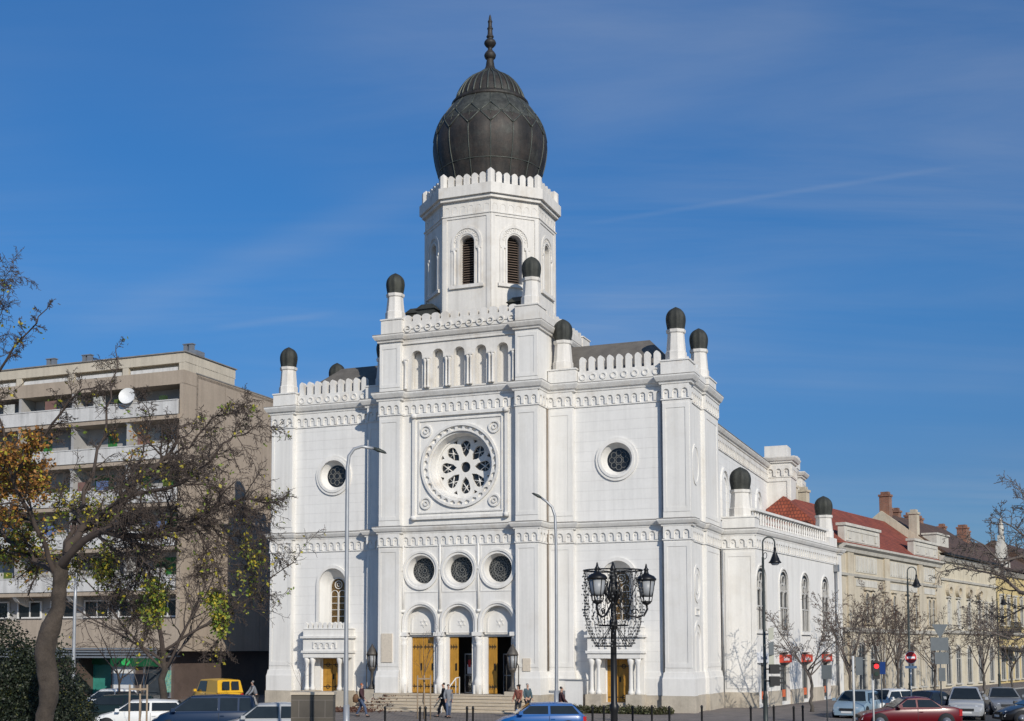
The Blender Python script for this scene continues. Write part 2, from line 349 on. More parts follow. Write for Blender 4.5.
for x, z in ((-2.86, 11.05), (2.96, 11.05), (-2.86, 17.0), (2.96, 17.0)): t.lathe([(.17, z - .12), (.17, z + .12)], 12, x, -1.24)
for x, z in ((-2.1, 16.1), (2.2, 16.1), (-2.1, 11.9), (2.2, 11.9)):
    t.frame(circ(x, z, .36, 28), circ(x, z, .27, 28), -1.2, -1.09); t.frame(circ(x, z, .16, 20), circ(x, z, .08, 20), -1.2, -1.09)
t.build('rose_surround', 'trim', syn)
rz = MB(); hs = [circ(*R0, .31, 24)]
for k in range(8):
    a = pi / 2 + k * pi / 4; ux = Vector((cos(a), sin(a))); tx = Vector((-sin(a), cos(a))); c = Vector(R0); q = []
    for i in range(9): th = -pi / 2 + pi * i / 8; p = c + ux * (1.24 + .31 * cos(th)) + tx * (.315 * sin(th)); q.append((p.x, p.y))
    p = c + ux * .80 + tx * .2; q.append((p.x, p.y)); p = c + ux * .56; q.append((p.x, p.y)); p = c + ux * .80 - tx * .2; q.append((p.x, p.y))
    hs.append(q)
    a = a + pi / 8; ux = Vector((cos(a), sin(a))); tx = Vector((-sin(a), cos(a)))
    p0, p1, p2 = c + ux * 1.46, c + ux * 1.66 + tx * .15, c + ux * 1.66 - tx * .15; hs.append([(v.x, v.y) for v in (p0, p2, p1)])
rz.plate(circ(*R0, 1.78, 64), hs, -.30, -.12); rwin = rz.build('rose_window', 'plaster', syn)
g = MB(); g.cap(circ(*R0, 1.76, 48), -.09); g.build('pane', 'glass', rwin)
g = MB()
for k in range(8):
    a = pi / 2 + k * pi / 4; ux = Vector((cos(a), sin(a))); tx = Vector((-sin(a), cos(a))); c = Vector(R0) + ux * 1.18
    for s_ in (-1, 1): p, q = c + ux * .28 + tx * .2 * s_, c - ux * .28 - tx * .2 * s_; g.tube([(p.x, -.14, p.y), (q.x, -.14, q.y)], .034, 5)
    p, q = c + ux * .26, c - ux * .42; 
    g.tube([(c.x + tx.x * .29, -.14, c.y + tx.y * .29), (c.x - tx.x * .29, -.14, c.y - tx.y * .29)], .016, 5)
g.build('glazing_bar', 'trim', rwin)
# lower mouldings of the bay: half columns, window rings and portal arches
t = MB()
for x in (-3.56, -1.2, 1.2, 3.56):
    t.lathe([(.075, 5.75), (.075, 9.5)], 10, x, -1.12); t.lathe([(.1, 8.0), (.1, 8.12)], 10, x, -1.12)
    t.lathe([(.12, 5.6), (.12, 5.75)], 10, x, -1.12); t.box(x - .1, x + .1, -1.16, -1.0, 9.4, 9.62)
for x in BX:
    t.frame(circ(x, 8.03, 1.13, 40), circ(x, 8.03, 1.0, 40), -1.22, -1.09); t.frame(circ(x, 8.03, 1.0, 40), circ(x, 8.03, .86, 40), -1.15, -1.09); t.loft(circ(x, 8.03, .86, 40), -1.1, circ(x, 8.03, .74, 40), -.62, True)
    t.frame(arch(x, 4.45, 1.16, 5.05, 20), arch(x, 4.45, 1.02, 5.05, 20), -1.24, -1.09); t.frame(arch(x, 4.45, 1.02, 5.05, 20), arch(x, 4.45, .90, 5.05, 20), -1.16, -.9)
    t.plate(arch(x, 4.32, .97, 5.05, 20), [], -.72, -.6)   # lunette
    t.frame(arch(x, 4.42, .8, 5.0, 20), arch(x, 4.46, .74, 5.0, 20), -.76, -.71)
    for k in (0, 1): # star relief in the lunette
        q = [(x + .26 * cos(pi / 2 + pi * k + 2 * pi * i / 3), 5.0 + .26 * sin(pi / 2 + pi * k + 2 * pi * i / 3)) for i in range(3)]
        q2 = [(x + .18 * cos(pi / 2 + pi * k + 2 * pi * i / 3), 5.0 + .18 * sin(pi / 2 + pi * k + 2 * pi * i / 3)) for i in range(3)]
        t.frame(q, q2, -.75 - .004 * k, -.71)
    t.box(x - .98, x + .98, -.78, -.5, 4.2, 4.34)
    # panel frame beside the windows
    t.frame(rect(x - 1.09, x + 1.09, 6.75, 9.5), rect(x - 1.03, x + 1.03, 6.81, 9.44), -1.13, -1.095)
    # jamb blocks narrowing the opening to the door
    t.box(x - .99, x - .72, -.90, -.1, 1.0, 4.2); t.box(x + .72, x + .99, -.90, -.1, 1.0, 4.2)
t.build('portal_moulding', 'plaster', syn)
for x in (-3.5, -1.2, 1.2, 3.5):
    cl = MB(); n0 = .2
    cl.lathe([(.25, 1.0), (.25, 1.75), (.2, 1.85), (.165, 2.0), (.15, 3.7), (.2, 3.8), (.15, 3.86), (.21, 4.05), (.27, 4.25)], 16, x, -1.08); cl.box(x - .3, x + .3, -1.38, -.9, 4.25, 4.47)
    cl.box(x - .23, x + .23, -1.3, -.92, 1.0, 1.5); cl.build('portal_column', 'plaster', syn)
for x in BX:
    g = MB(); g.cap(circ(x, 8.03, .76, 40), -.6); rw = g.build('round_window', 'glass', syn)
    tr = MB()
    for rr_, nn, cr_ in ((.64, 18, .1), (.46, 14, .095), (.29, 9, .09)):
        for k in range(nn): a = 2 * pi * k / nn + rr_; p = (x + rr_ * cos(a), 8.03 + rr_ * sin(a)); tr.frame(circ(*p, cr_, 10), circ(*p, cr_ - .02, 10), -.63, -.61)
    tr.frame(circ(x, 8.03, .14, 12), circ(x, 8.03, .11, 12), -.64, -.61); tr.frame(circ(x, 8.03, .44, 24), circ(x, 8.03, .41, 24), -.64, -.61); tr.build('tracery', 'lead', rw)
# doors
def leaf(x0, x1, y=-.76, op=False):
    d = MB(); d.box(x0, x1, y, y + .07, 1.02, 4.2)
    for i in range(5): a = x0 + (x1 - x0) * (i + .08) / 5; d.box(a, a + (x1 - x0) / 5 * .84, y - .02, y, 1.08, 4.14)
    o = d.build('door', 'wood', syn); e = MB()
    for zz in (1.35, 3.6):
        e.box(x0 + .03, x1 - .03, y - .035, y - .021, zz, zz + .06)
        for q in (.25, .55, .85):
            a = x0 + (x1 - x0) * q; e.tube([(a, y - .03, zz + .03), (a - .07, y - .03, zz + .16)], .016, 5); e.tube([(a, y - .03, zz + .03), (a - .07, y - .03, zz - .1)], .016, 5)
    e.build('hinge', 'iron', o); e = MB(); e.box(x1 - .14, x1 - .06, y - .07, y - .021, 2.3, 2.7); e.build('handle', 'iron', o)
    return o
leaf(-3.1, -2.41); leaf(-2.39, -1.7); leaf(-.7, -.2); leaf(1.7, 2.2)
d = MB()   # right leaves swung inward
for x in (.66, 3.06): d.box(x - .03, x + .03, -.6, .1, 1.02, 4.2)
d.build('door', 'wood', syn)
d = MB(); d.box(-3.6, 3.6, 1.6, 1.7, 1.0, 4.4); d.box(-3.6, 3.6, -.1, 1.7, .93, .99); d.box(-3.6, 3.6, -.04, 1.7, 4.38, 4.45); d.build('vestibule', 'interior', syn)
for x in (.22, 2.62):   # glazed inner door with a pale frame
    d = MB(); d.frame(rect(x - .34, x + .34, 1.0, 3.25), rect(x - .29, x + .29, 1.06, 3.19), .0, .06); d.box(x - .3, x + .3, .01, .05, 2.0, 2.05); fr = d.build('inner_door', 'steel', syn)
    g = MB(); g.box(x - .29, x + .29, .02, .04, 1.06, 3.19); g.build('pane', 'glass', fr)
d = MB(); d.box(.06, .34, -.03, -.012, 2.1, 2.62); nt_ = d.build('notice', mat('paper', (.72, .72, .72), .7, .1), syn)
d = MB(); d.box(.12, .28, -.042, -.032, 2.48, 2.9); d.build('red_notice', mat('redpaper', (.5, .03, .03), .6, .1), syn)
# --- base courses, cornices and friezes following the plan
SEG = [OUT[:4] + [(-10.6, .35)], [(-7.55, .35)] + OUT[4:9], OUT[11:16][0:0] + [(3.62, -1.5), (5.0, -1.5), (5.0, 0), (6.55, 0), (6.55, .35), (7.55, .35)], [(10.5, .35)] + OUT[16:]]
for sgm in SEG:
    b = MB(); b.sweep(sgm, [(-.3, 0), (.16, 0), (.16, .98), (.10, 1.0), (-.3, 1.0)]); b.build('plinth', 'plinth', syn)
    b = MB(); b.sweep(sgm, [(-.1, 1.0), (.12, 1.003), (.12, 1.9), (.09, 2.0), (.05, 2.25), (-.1, 2.3)]); b.build('base_course', 'plaster', syn)
def cornice(path, z, sc=1.0, closed=False):
    m = MB(); m.sweep(path, [(-.2, z - .25 * sc), (.10 * sc, z - .25 * sc), (.12 * sc, z - .16 * sc), (.20 * sc, z - .12 * sc), (.27 * sc, z), (.30 * sc, z + .06 * sc), (.30 * sc, z + .12 * sc), (-.2, z + .12 * sc)], closed); return m
def lead(path, z, o=.31, closed=False):
    m = MB(); m.sweep(path, [(-.15, z), (o, z), (o, z + .035), (-.15, z + .12)], closed); return m
def friezes(path, z0, z1, dep, pitch, closed=False):
    m = MB(); n = len(path)
    for i in range(n if closed else n - 1):
        a, c = Vector(path[i]), Vector(path[(i + 1) % n])
        if (c - a).length > .5: m.frieze(a, c, z0, z1, dep, pitch)
    m.sweep(path, [(-.1, z0 - .1), (.06, z0 - .1), (.06, z0 - .03), (-.1, z0 - .03)], closed)
    return m
cornice(OUT, 10.42).build('string_cornice', 'trim', syn); lead(OUT, 10.543).build('cornice_flashing', 'coping', syn); friezes(OUT, 9.5, 10.18, .085, .47).build('frieze', 'trim', syn)
cornice(OUT, 18.28, 1.25).build('main_cornice', 'trim', syn); lead(OUT, 18.433, .385).build('cornice_flashing', 'coping', syn); friezes(OUT, 17.2, 17.96, .09, .47).build('frieze', 'trim', syn)
# --- parapets with merlons
def merlon(m, x, y0, y1, z0, h, hw=.17, side=False):
    q = [(-hw, z0), (hw, z0), (hw, z0 + h * .8), (hw * .6, z0 + h * .94), (0, z0 + h), (-hw * .6, z0 + h * .94), (-hw, z0 + h * .8)]
    T0 = m.T; m.T = (T0 or Matrix()) @ (Matrix.Translation((x, y0, 0)) if not side else Matrix.Translation((y0, x, 0)) @ Matrix.Rotation(pi / 2, 4, 'Z')); m.plate(q, [], 0, y1 - y0); m.T = T0
for sg in (-1, 1):
    def X(a, b): return (min(a * sg, b * sg), max(a * sg, b * sg))
    m = MB(); a, b = X(6.75, 11.65); m.box(a, b, .32, .75, 18.48, 19.16)
    k = 9
    for i in range(k): merlon(m, a + (b - a) * (i + .5) / k, .34, .7, 19.16, .83, .165)
    for i in range(8): x = a + (b - a) * (i + .5) / 8; m.frame(circ(x, 18.82, .2, 14), circ(x, 18.82, .13, 14), .27, .33)
    m.box(min(13.1 * sg, 12.7 * sg), max(13.1 * sg, 12.7 * sg), 1.3, 5.4, 18.48, 19.16)
    for i in range(6): merlon(m, 1.75 + i * .6, 12.9 * sg - .17, 12.9 * sg + .17, 19.16, .8, .16, True)
    for (c0, c1, y0, y1) in ((11.68, 13.25, .03, 1.5), (11.68, 13.25, 5.3, 7.2), (5.05, 6.72, .03, 1.6)):
        a, b = X(c0, c1); m.box(a, b, y0, y1, 18.50, 19.26); m.box(a - .05, b + .05, y0 - .05, y1 + .05, 19.26, 19.34)
    m.build('parapet', 'trim', syn)
    a, b = X(4.6, 12.2); r = MB(); zr = 21.35; z0 = 19.2; rx = 10.2 * sg; ix = 4.6 * sg; ox = 12.3 * sg
    r.add([(ix, .9, z0), (ox, .9, z0), (ox, 5.9, z0), (ix, 5.9, z0), (ix, 3.4, zr), (rx, 3.4, zr)], [(0, 1, 5, 4), (1, 2, 5), (2, 3, 4, 5)] if sg > 0 else [(1, 0, 4, 5), (2, 1, 5), (3, 2, 5, 4)])
    r.build('roof', 'slate', syn)
# tower stage: arcade, cornice, parapet
hs = [arch(-2.70 + 1.36 * k, 18.62, .345, 20.55, 12) for k in range(5)]
w = MB(); w.plate(rect(-3.65, 3.65, 18.35, 21.5), hs, -1.2, -.8); w.box(-3.65, 3.65, -.72, -.5, 18.35, 21.5)
w.box(-5, 5, 7.5, 8.4, 10, 21.5); w.box(-5, -4.2, .95, 7.6, 18, 21.5); w.box(4.2, 5, .95, 7.6, 18, 21.5); w.box(-4.9, 4.9, -1.3, 8.3, 21.3, 21.9)
w.build('arcade_wall', 'plaster_old', syn)
for k in range(6):
    xx = -3.38 + 1.36 * k if k < 5 else 3.42
    for q in ((-.1, .1) if 0 < k < 5 else (0,)):
        cl = MB(); cl.lathe([(.1, 18.62), (.1, 18.72), (.07, 18.76), (.062, 20.1), (.1, 20.2), (.11, 20.32)], 10, xx + q, -1.3); cl.box(xx + q - .12, xx + q + .12, -1.42, -1.18, 20.32, 20.42); cl.build('column', 'plaster_old', syn)
TW = [(-5, 8.4), (-5, -1.5), (-3.62, -1.5), (-3.62, -1.2), (3.62, -1.2), (3.62, -1.5), (5, -1.5), (5, 8.4)]
cornice(TW, 21.72, 1.1).build('tower_cornice', 'plaster_old', syn); lead(TW, 21.86, .335).build('cornice_flashing', 'coping', syn)
m = MB(); m.box(-3.7, 3.7, -1.18, -.75, 21.9, 22.66); m.box(4.4, 4.9, -.2, 7.2, 21.9, 22.66); m.box(-4.9, -4.4, -.2, 7.2, 21.9, 22.66)
for i in range(12): merlon(m, -3.36 + i * .611, -1.16, -.8, 22.6, .46, .245)
for i in range(11): x = -3.3 + i * .66; m.frame(circ(x, 22.25, .22, 14), circ(x, 22.25, .14, 14), -1.25, -1.17)
for i in range(12): merlon(m, .1 + i * .6, 4.86, 5.2, 22.66, .38, .2, True)
for a, b in ((-4.95, -3.6), (3.6, 4.95)):
    for y0, y1 in ((-1.45, .0), (6.95, 8.35)): m.box(a, b, y0, y1, 21.92, 22.80); m.box(a - .05, b + .05, y0 - .05, y1 + .05, 22.80, 22.88)
m.build('tower_parapet', 'plaster_old', syn)
r = MB(); r.lathe([(6.6, 22.2), (3.8, 23.5)], 4, 0, 3.45, pi / 4, False)
for (x, y) in ((-3.4, .3), (3.2, .3), (-2.4, -.3)): r.box(x - .55, x + .55, y - .4, y + .6, 22.4, 23.45); r.taper(x - .65, x + .65, y - .5, y + .7, 23.45, 23.8, .3)
r.build('tower_roof', 'cupola', syn)
# --- octagonal drum
OC = (.1, 3.45)
def octp(r): return [(OC[0] + r * cos(pi / 8 + i * pi / 4), OC[1] + r * sin(pi / 8 + i * pi / 4)) for i in range(8)][::-1]
RD = 4.02; AP = RD * cos(pi / 8); HWF = RD * sin(pi / 8)
for k in range(8):
    T = Matrix.Translation((OC[0], OC[1], 0)) @ Matrix.Rotation(k * pi / 4, 4, 'Z')
    w = MB(); w.T = T
    ho = arch(0, 24.75, .47, 27.25, 14)
    w.plate(rect(-HWF, HWF, 21.9, 30.4), [ho], -AP, -AP + .75)
    w.frame(rect(-HWF, HWF, 22.6, 29.0), rect(-HWF + .26, HWF - .26, 22.8, 28.75), -AP - .05, -AP + .01)
    w.frame(arch(0, 24.75, .98, 27.3, 14), arch(0, 24.75, .82, 27.3, 14), -AP - .06, -AP + .01); w.frame(arch(0, 24.75, .6, 27.3, 14), arch(0, 24.75, .5, 27.3, 14), -AP - .05, -AP + .01)
    for i in range(9):
        a = pi * (i + .5) / 9; w.frame(circ(.71 * cos(a), 27.3 + .71 * sin(a), .1, 8), circ(.71 * cos(a), 27.3 + .71 * sin(a), .06, 8), -AP - .03, -AP + .01)
    for q in (-.79, .79): w.box(q - .17, q + .17, -AP - .1, -AP + .01, 26.85, 27.0)
    w.box(-1.1, 1.1, -AP - .14, -AP + .01, 24.55, 24.75); w.build('drum_wall', 'plaster_old', syn)
    for q in (-.79, .79): cl = MB(); cl.T = T; cl.lathe([(.1, 24.75), (.075, 24.9), (.07, 26.6), (.11, 26.85)], 8, q, -AP - .02); cl.build('drum_column', 'plaster_old', syn)
    g = MB(); g.T = T; g.cap(arch(0, 24.75, .5, 27.3, 14), -AP + .62)
    win = g.build('belfry_window', 'glass', syn)
    g = MB(); g.T = T
    for i in range(20):
        zz = 24.82 + i * .145; hw = .46 if zz < 27.25 else sqrt(max(.01, .47 ** 2 - (zz - 27.25) ** 2)) - .02
        g.add([(-hw, -AP + .42, zz), (hw, -AP + .42, zz), (hw, -AP + .58, zz + .09), (-hw, -AP + .58, zz + .09), (-hw, -AP + .42, zz - .02), (hw, -AP + .42, zz - .02)], [(0, 1, 2, 3), (4, 5, 1, 0)])
    g.build('louvre', 'louvre', win)
O8 = octp(RD)
cornice(O8, 29.93, .5, True).build('drum_cornice', 'plaster_old', syn); lead(O8, 29.993, .165, True).build('cornice_flashing', 'coping', syn); friezes(O8, 29.0, 29.72, .17, .50, True).build('frieze', 'plaster_old', syn)
m = MB(); m.sweep(O8, [(-.35, 30.0), (.05, 30.0), (.05, 30.62), (-.35, 30.62)], True)
for k in range(8):
    m.T = Matrix.Translation((OC[0], OC[1], 0)) @ Matrix.Rotation(k * pi / 4, 4, 'Z')
    for i in range(5): merlon(m, -HWF + 2 * HWF * (i + 1) / 6, -AP - .04, -AP + .28, 30.62, .78, .19)
m.T = None
for x, y in O8: m.lathe([(.26, 30.62), (.26, 31.4), (.02, 31.6)], 8, OC[0] + (x - OC[0]) * .99, OC[1] + (y - OC[1]) * .99, pi / 8, False)
m.build('drum_parapet', 'plaster_old', syn)
# --- onion dome
DP = [(2.5, 30.6), (2.9, 31.4), (3.12, 32.2), (3.36, 33.0), (3.5, 33.8), (3.52, 34.4), (3.41, 35.0), (3.2, 35.6), (2.88, 36.15), (2.55, 36.6), (2.32, 36.9)]
def dr(z):
    for (r0, z0), (r1, z1) in zip(DP, DP[1:]):
        if z0 <= z <= z1: return r0 + (r1 - r0) * (z - z0) / (z1 - z0)
    return DP[-1][0]
# smooth the profile
def sm(P, n=4):
    o = []
    for i in range(len(P) - 1):
        p = [P[max(0, i - 1)], P[i], P[i + 1], P[min(len(P) - 1, i + 2)]]
        for k in range(n):
            t = k / n; o.append(tuple(.5 * ((2 * p[1][c]) + (-p[0][c] + p[2][c]) * t + (2 * p[0][c] - 5 * p[1][c] + 4 * p[2][c] - p[3][c]) * t * t + (-p[0][c] + 3 * p[1][c] - 3 * p[2][c] + p[3][c]) * t ** 3) for c in (0, 1)))
    return o + [P[-1]]
DP = sm(DP); G = 16
d = MB(); vs = []; fs = []; n = G * 6
for r, z in DP:
    for i in range(n):
        a = 2 * pi * i / n; ph = (i % 6) / 6; rr = r * (1 + .012 * sin(pi * ph)); vs.append((OC[0] + rr * cos(a), OC[1] + rr * sin(a), z))
for k in range(len(DP) - 1):
    for i in range(n): j = (i + 1) % n; fs.append((k * n + i, k * n + j, (k + 1) * n + j, (k + 1) * n + i))
d.add(vs, fs, True); dome = d.build('onion_dome', ['copper', 'copper_patina'], syn); dome.data.polygons.foreach_set('material_index', [1 if (min(d.v[i][2] for i in f) > 35.2) else 0 for f in d.f])
s_ = MB()
def dpt(a, z, o=.015): r = dr(z) + o; return (OC[0] + r * cos(a), OC[1] + r * sin(a), z)
zA, zB, zC = 34.65, 35.35, 36.0
for k in range(G):
    a = 2 * pi * k / G; h = pi / G
    s_.tube([dpt(a, 31.2 + i * (zA - 31.2) / 12) for i in range(13)], .035, 5)
    for sg in (-1, 1):
        s_.tube([dpt(a + sg * h * i / 4, zA + (zB - zA) * i / 4, .04) for i in range(5)], .045, 5); s_.tube([dpt(a + sg * h * i / 4, zC - (zC - zB) * i / 4, .04) for i in range(5)], .04, 5)
    s_.tube([dpt(a, zC + i * (36.85 - zC) / 5) for i in range(6)], .035, 5)
    s_.tube([dpt(a, zB - .3 + i * .2, .02) for i in range(4)], .02, 4); s_.tube([dpt(a + h * (i - 1.5) * .2, zB, .02) for i in range(4)], .02, 4)
s_.tube([dpt(2 * pi * i / 60, 32.55, .02) for i in range(61)], .035, 5); s_.build('seam', 'copper_seam', dome)
u = MB(); u.lathe([(2.30, 36.82), (2.42, 36.85), (2.42, 37.02), (2.26, 37.08), (2.2, 37.2)], 64, *OC)
up = sm([(2.16, 37.15), (2.02, 37.6), (1.72, 38.15), (1.3, 38.6), (.8, 38.9), (.42, 39.2)]); vs = []; fs = []; n = 32 * 4
for r, z in up:
    for i in range(n):
        a = 2 * pi * i / n; rr = r + (.15 * (r / 2.1) if False else 0); vs.append((OC[0] + rr * cos(a), OC[1] + rr * sin(a), z))
for k in range(len(up) - 1):
    for i in range(n): j = (i + 1) % n; fs.append((k * n + i, k * n + j, (k + 1) * n + j, (k + 1) * n + i))
u.add(vs, fs, False); u.build('ribbed_cap', 'copper', dome)
for k in range(30):
    a = 2 * pi * k / 30; u = MB(); u.tube([(OC[0] + (r + .03) * cos(a), OC[1] + (r + .03) * sin(a), z) for r, z in up[::2]], [.06] * 4 + [.05] * (len(up[::2]) - 4), 5); u.build('rib', 'copper_seam', dome)
f = MB(); f.lathe(sm([(.46, 39.2), (.30, 39.45), (.24, 39.8), (.22, 39.95), (.32, 40.05), (.37, 40.25), (.25, 40.45), (.15, 40.57), (.15, 40.7), (.28, 40.82), (.38, 41.0), (.30, 41.18), (.16, 41.3), (.24, 41.42), (.17, 41.55), (.15, 41.85), (.19, 41.95), (.13, 42.05), (.12, 42.3), (.15, 42.4), (.1, 42.5), (.07, 42.7), (.02, 42.85)], 3), 20, *OC); f.build('finial', 'copper', dome)
# --- turrets
def turret(x, y, z0, zs, zt, r=.53, tp=.06, nm='turret', label=None):
    m = MB(); m.lathe([(r + .07, z0), (r + .07, z0 + .5), (r + .02, z0 + .56), (r - tp, zs - .22), (r - tp + .07, zs - .16), (r - tp + .09, zs)], 8, x, y, pi / 8, False); t = m.build(nm, 'plaster_old', syn)
    H = zt - zs; R = (r + .02) * .84; c = MB(); pr = sm([(R * .98, zs), (R * .93, zs + .06 * H), (R * 1.03, zs + .3 * H), (R * 1.06, zs + .5 * H), (R * .95, zs + .70 * H), (R * .66, zs + .86 * H), (R * .24, zs + .96 * H), (.02, zs + H)], 3); vs = []; fs = []; n = 32
    for rr, z in pr:
        for i in range(n): q = rr * (1 + (.0 if i % 4 == 0 else .15 * sin(pi * (i % 4) / 4))); a = 2 * pi * i / n; vs.append((x + q * cos(a), y + q * sin(a), z))
    for k in range(len(pr) - 1):
        for i in range(n): j = (i + 1) % n; fs.append((k * n + i, k * n + j, (k + 1) * n + j, (k + 1) * n + i))
    c.add(vs, fs, True); c.lathe([(R * 1.08, zs - .03), (R * 1.1, zs + .03), (R, zs + .05)], 16, x, y); c.build('cupola', 'cupola', t)
for x, y in ((-12.65, .85), (12.4, .75), (-12.0, 6.0), (12.5, 6.0), (-5.8, .85), (5.7, .85)): turret(x, y, 19.34, 21.1, 22.42)
for x, y in ((-4.35, -.75), (4.35, -.75)): turret(x, y, 22.88, 24.5, 25.8)
# --- nave behind the front block
nv = MB(); nv.box(-12.4, 12.4, 7.1, 29.0, 0, 17.3)
for k in range(5):
    yc = 9.2 + 4.0 * k; nv.T = Matrix.Translation((12.4, yc, 0)) @ Matrix.Rotation(pi / 2, 4, 'Z'); nv.frame(arch(0, 11.6, 1.15, 13.9, 16), arch(0, 11.6, .95, 13.9, 16), -.12, .02); nv.frame(arch(0, 11.6, .75, 13.8, 16), arch(0, 11.6, .62, 13.8, 16), -.08, .02)
nv.T = None; nv.build('nave_wall', 'plaster_joint', syn)
NP = [(12.4, 7.1), (12.4, 29.0), (-12.4, 29.0), (-12.4, 7.1)]
cornice(NP, 17.2, 1.1).build('nave_cornice', 'plaster_old', syn); friezes(NP[:2], 16.1, 16.85, .1, .5).build('frieze', 'plaster_old', syn)
m = lead(NP, 17.34, .36); m.build('cornice_flashing', 'coping', syn)
r = MB(); r.add([(-12.3, 7.2, 17.4), (12.3, 7.2, 17.4), (12.3, 29, 17.4), (-12.3, 29, 17.4), (0, 7.2, 19.6), (0, 29, 19.6)], [(1, 2, 5, 4), (3, 0, 4, 5), (0, 1, 4), (2, 3, 5)]); r.build('nave_roof', 'slate', syn)
v = MB(); v.lathe([(.22, 18.3), (.22, 19.0), (.32, 19.05), (.1, 19.3)], 10, 8.6, 14.5); v.lathe([(.08, 19.2), (.08, 20.0), (.14, 20.05), (.14, 20.25)], 8, 8.6, 14.5); v.build('roof_vent', 'zinc', syn)
tb = MB(); tb.box(11.2, 14.2, 29.0, 31.4, 0, 17.6); tb.box(11.0, 13.2, 31.4, 38, 0, 17.2); tb.box(11.2, 13.6, 38, 40, 0, 17.6); tb.box(-13, 11.2, 29, 40, 0, 17); tb.box(12.2, 13.9, 29.3, 31.1, 17.9, 18.75)
tb.box(11.5, 13.3, 38.2, 39.8, 18.2, 19.2); tb.frame(rect(11.3, 14.15, 10.9, 16.2), rect(11.5, 13.92, 11.1, 16.0), 28.93, 29.02); tb.build('rear_block', 'plaster_old', syn)
TP = [(11.2, 29.0), (14.2, 29.0), (14.2, 31.4), (13.2, 31.4), (13.2, 38), (13.6, 38), (13.6, 40), (11, 40)]
cornice(TP, 17.7, 1.2).build('nave_cornice', 'plaster_old', syn); friezes(TP, 16.4, 17.2, .12, .55).build('frieze', 'plaster_old', syn)
# --- steps up to the portals, handrail
st = MB()
for i in range(6):
    o = (5 - i) * .34; z = i / 6; st.box(-3.9 - o * .8, 3.95 + o * .35, -2.75 - o, -1.2, z, z + .115); st.box(-3.95 - o * .8, 4.0 + o * .35, -2.80 - o, -1.2, z + .115, z + 1 / 6 - .002)
st.build('steps', 'step_stone', syn)
ck = MB(); ck.add([(-4.1, -1.5, 0), (-4.1, -2.9, 0), (-5.6, -2.9, 0), (-5.6, -1.5, 0), (-4.1, -1.5, 1.0), (-4.1, -2.3, 1.0), (-4.9, -2.3, .82), (-5.2, -1.5, .82)], [(0, 3, 2, 1), (4, 5, 6, 7), (0, 1, 5, 4), (1, 2, 6, 5), (2, 3, 7, 6), (3, 0, 4, 7)]); ck.build('stair_cheek', 'plinth', syn)
hr = MB(); 
hr.tube([(.45, -4.55, 0), (.45, -4.55, .9), (.45, -2.6, 1.9), (.45, -2.1, 1.95), (.45, -2.1, 1.0)], .035, 8); hr.tube([(.45, -3.6, .5), (.45, -3.6, 1.4)], .025, 8); hr.tube([(.45, -2.6, 1.0), (.45, -2.6, 1.9)], .025, 8); hr.build('handrail', 'trim', syn)
# plaques on the tower piers, rain pipes
pq = MB(); pq.box(-4.75, -4.05, -1.565, -1.5, 2.75, 4.4); pq.build('plaque', 'plaque', syn)
pq = MB(); pq.box(4.05, 4.5, -1.565, -1.5, 2.3, 3.0); pq.build('plaque', 'plaque', syn)
for x, y, z0, z1 in ((5.06, -.1, 2.3, 17.1), (11.64, .24, 1.0, 17.1), (-6.62, .24, 1.0, 17.1), (13.42, 7.42, 0, 9.4)):
    dp = MB(); dp.tube([(x, y, z0), (x, y, z1)], .055, 8); dp.build('rain_pipe', 'zinc' if y > 0 else mat('pipe_brown', (.23, .19, .15), .6, .2), syn)
mat('frame_pale', (.58, .56, .52), .6, .2, 4)
# --- low wing along the side street, skewed to follow the street
WD = Vector((760, 1294)).normalized(); WN = Vector((WD.y, -WD.x)); W0 = bw(15.35, 7.6); wa = atan2(WD.y, WD.x)
T = syn.matrix_world.copy(); 
Rs = Matrix.Translation((ORG.x, ORG.y, 0)) @ Matrix.Rotation(-AX, 4, 'Z')
TL = Rs.inverted() @ Matrix.Translation((W0.x, W0.y, 0)) @ Matrix.Rotation(wa, 4, 'Z')   # x along the street, -y outward
WL = 18.6; wx = [1.35 + .0, 5.3, 9.3, 13.3]
WX = [(lambda k: (k * W0.y - W0.x) / (WD.x - k * WD.y))((px - CX) / F) for px in (761.3, 783.7, 805, 825)]
w = MB(); w.T = TL
hs = [arch(x, 4.6, .90, 7.55, 16) for x in WX] + [rect(x - .95, x + .95, .3, 3.3) for x in WX]
w.plate(rect(.0, WL, 0, 10.6), hs, .0, .6); w.box(.0, WL, 5.0, 5.3, 0, 10.5)
w.box(WL - .75, WL, -.18, .02, 0, 10.5); w.T = None
w.box(13.3, 15.34, 7.6, 9.0, 0, 10.6); w.frame(rect(13.55, 15.32, 1.2, 9.2), rect(13.75, 15.08, 1.45, 8.95), 7.57, 7.62); w.build('side_wing', 'plaster', syn)
wo = []
for q in [(0, 0), (WL - .75, 0), (WL - .75, -.18), (WL, -.18), (WL, 4)]: p = TL @ Vector((q[0], q[1], 0)); wo.append((p.x, p.y))
WP = [(13.3, 7.6)] + wo
cornice(WP, 10.42).build('string_cornice', 'trim', syn); lead(WP, 10.543).build('cornice_flashing', 'coping', syn); friezes(WP[:3], 9.5, 10.18, .085, .47).build('frieze', 'trim', syn)
b = MB(); b.sweep([(13.3, 7.6), wo[0], ], [(-.1, 0), (.12, 0), (.12, .98), (-.1, 1.0)]); b.build('plinth', 'plinth', syn)
eg = [.0] + [q for x in WX for q in (x - 1, x + 1)] + [17.8]
for i in range(0, len(eg), 2):
    b = MB(); b.T = TL; b.box(eg[i] + .02, eg[i + 1], -.1, .1, 0, 1.0); b.build('plinth', 'plinth', syn)
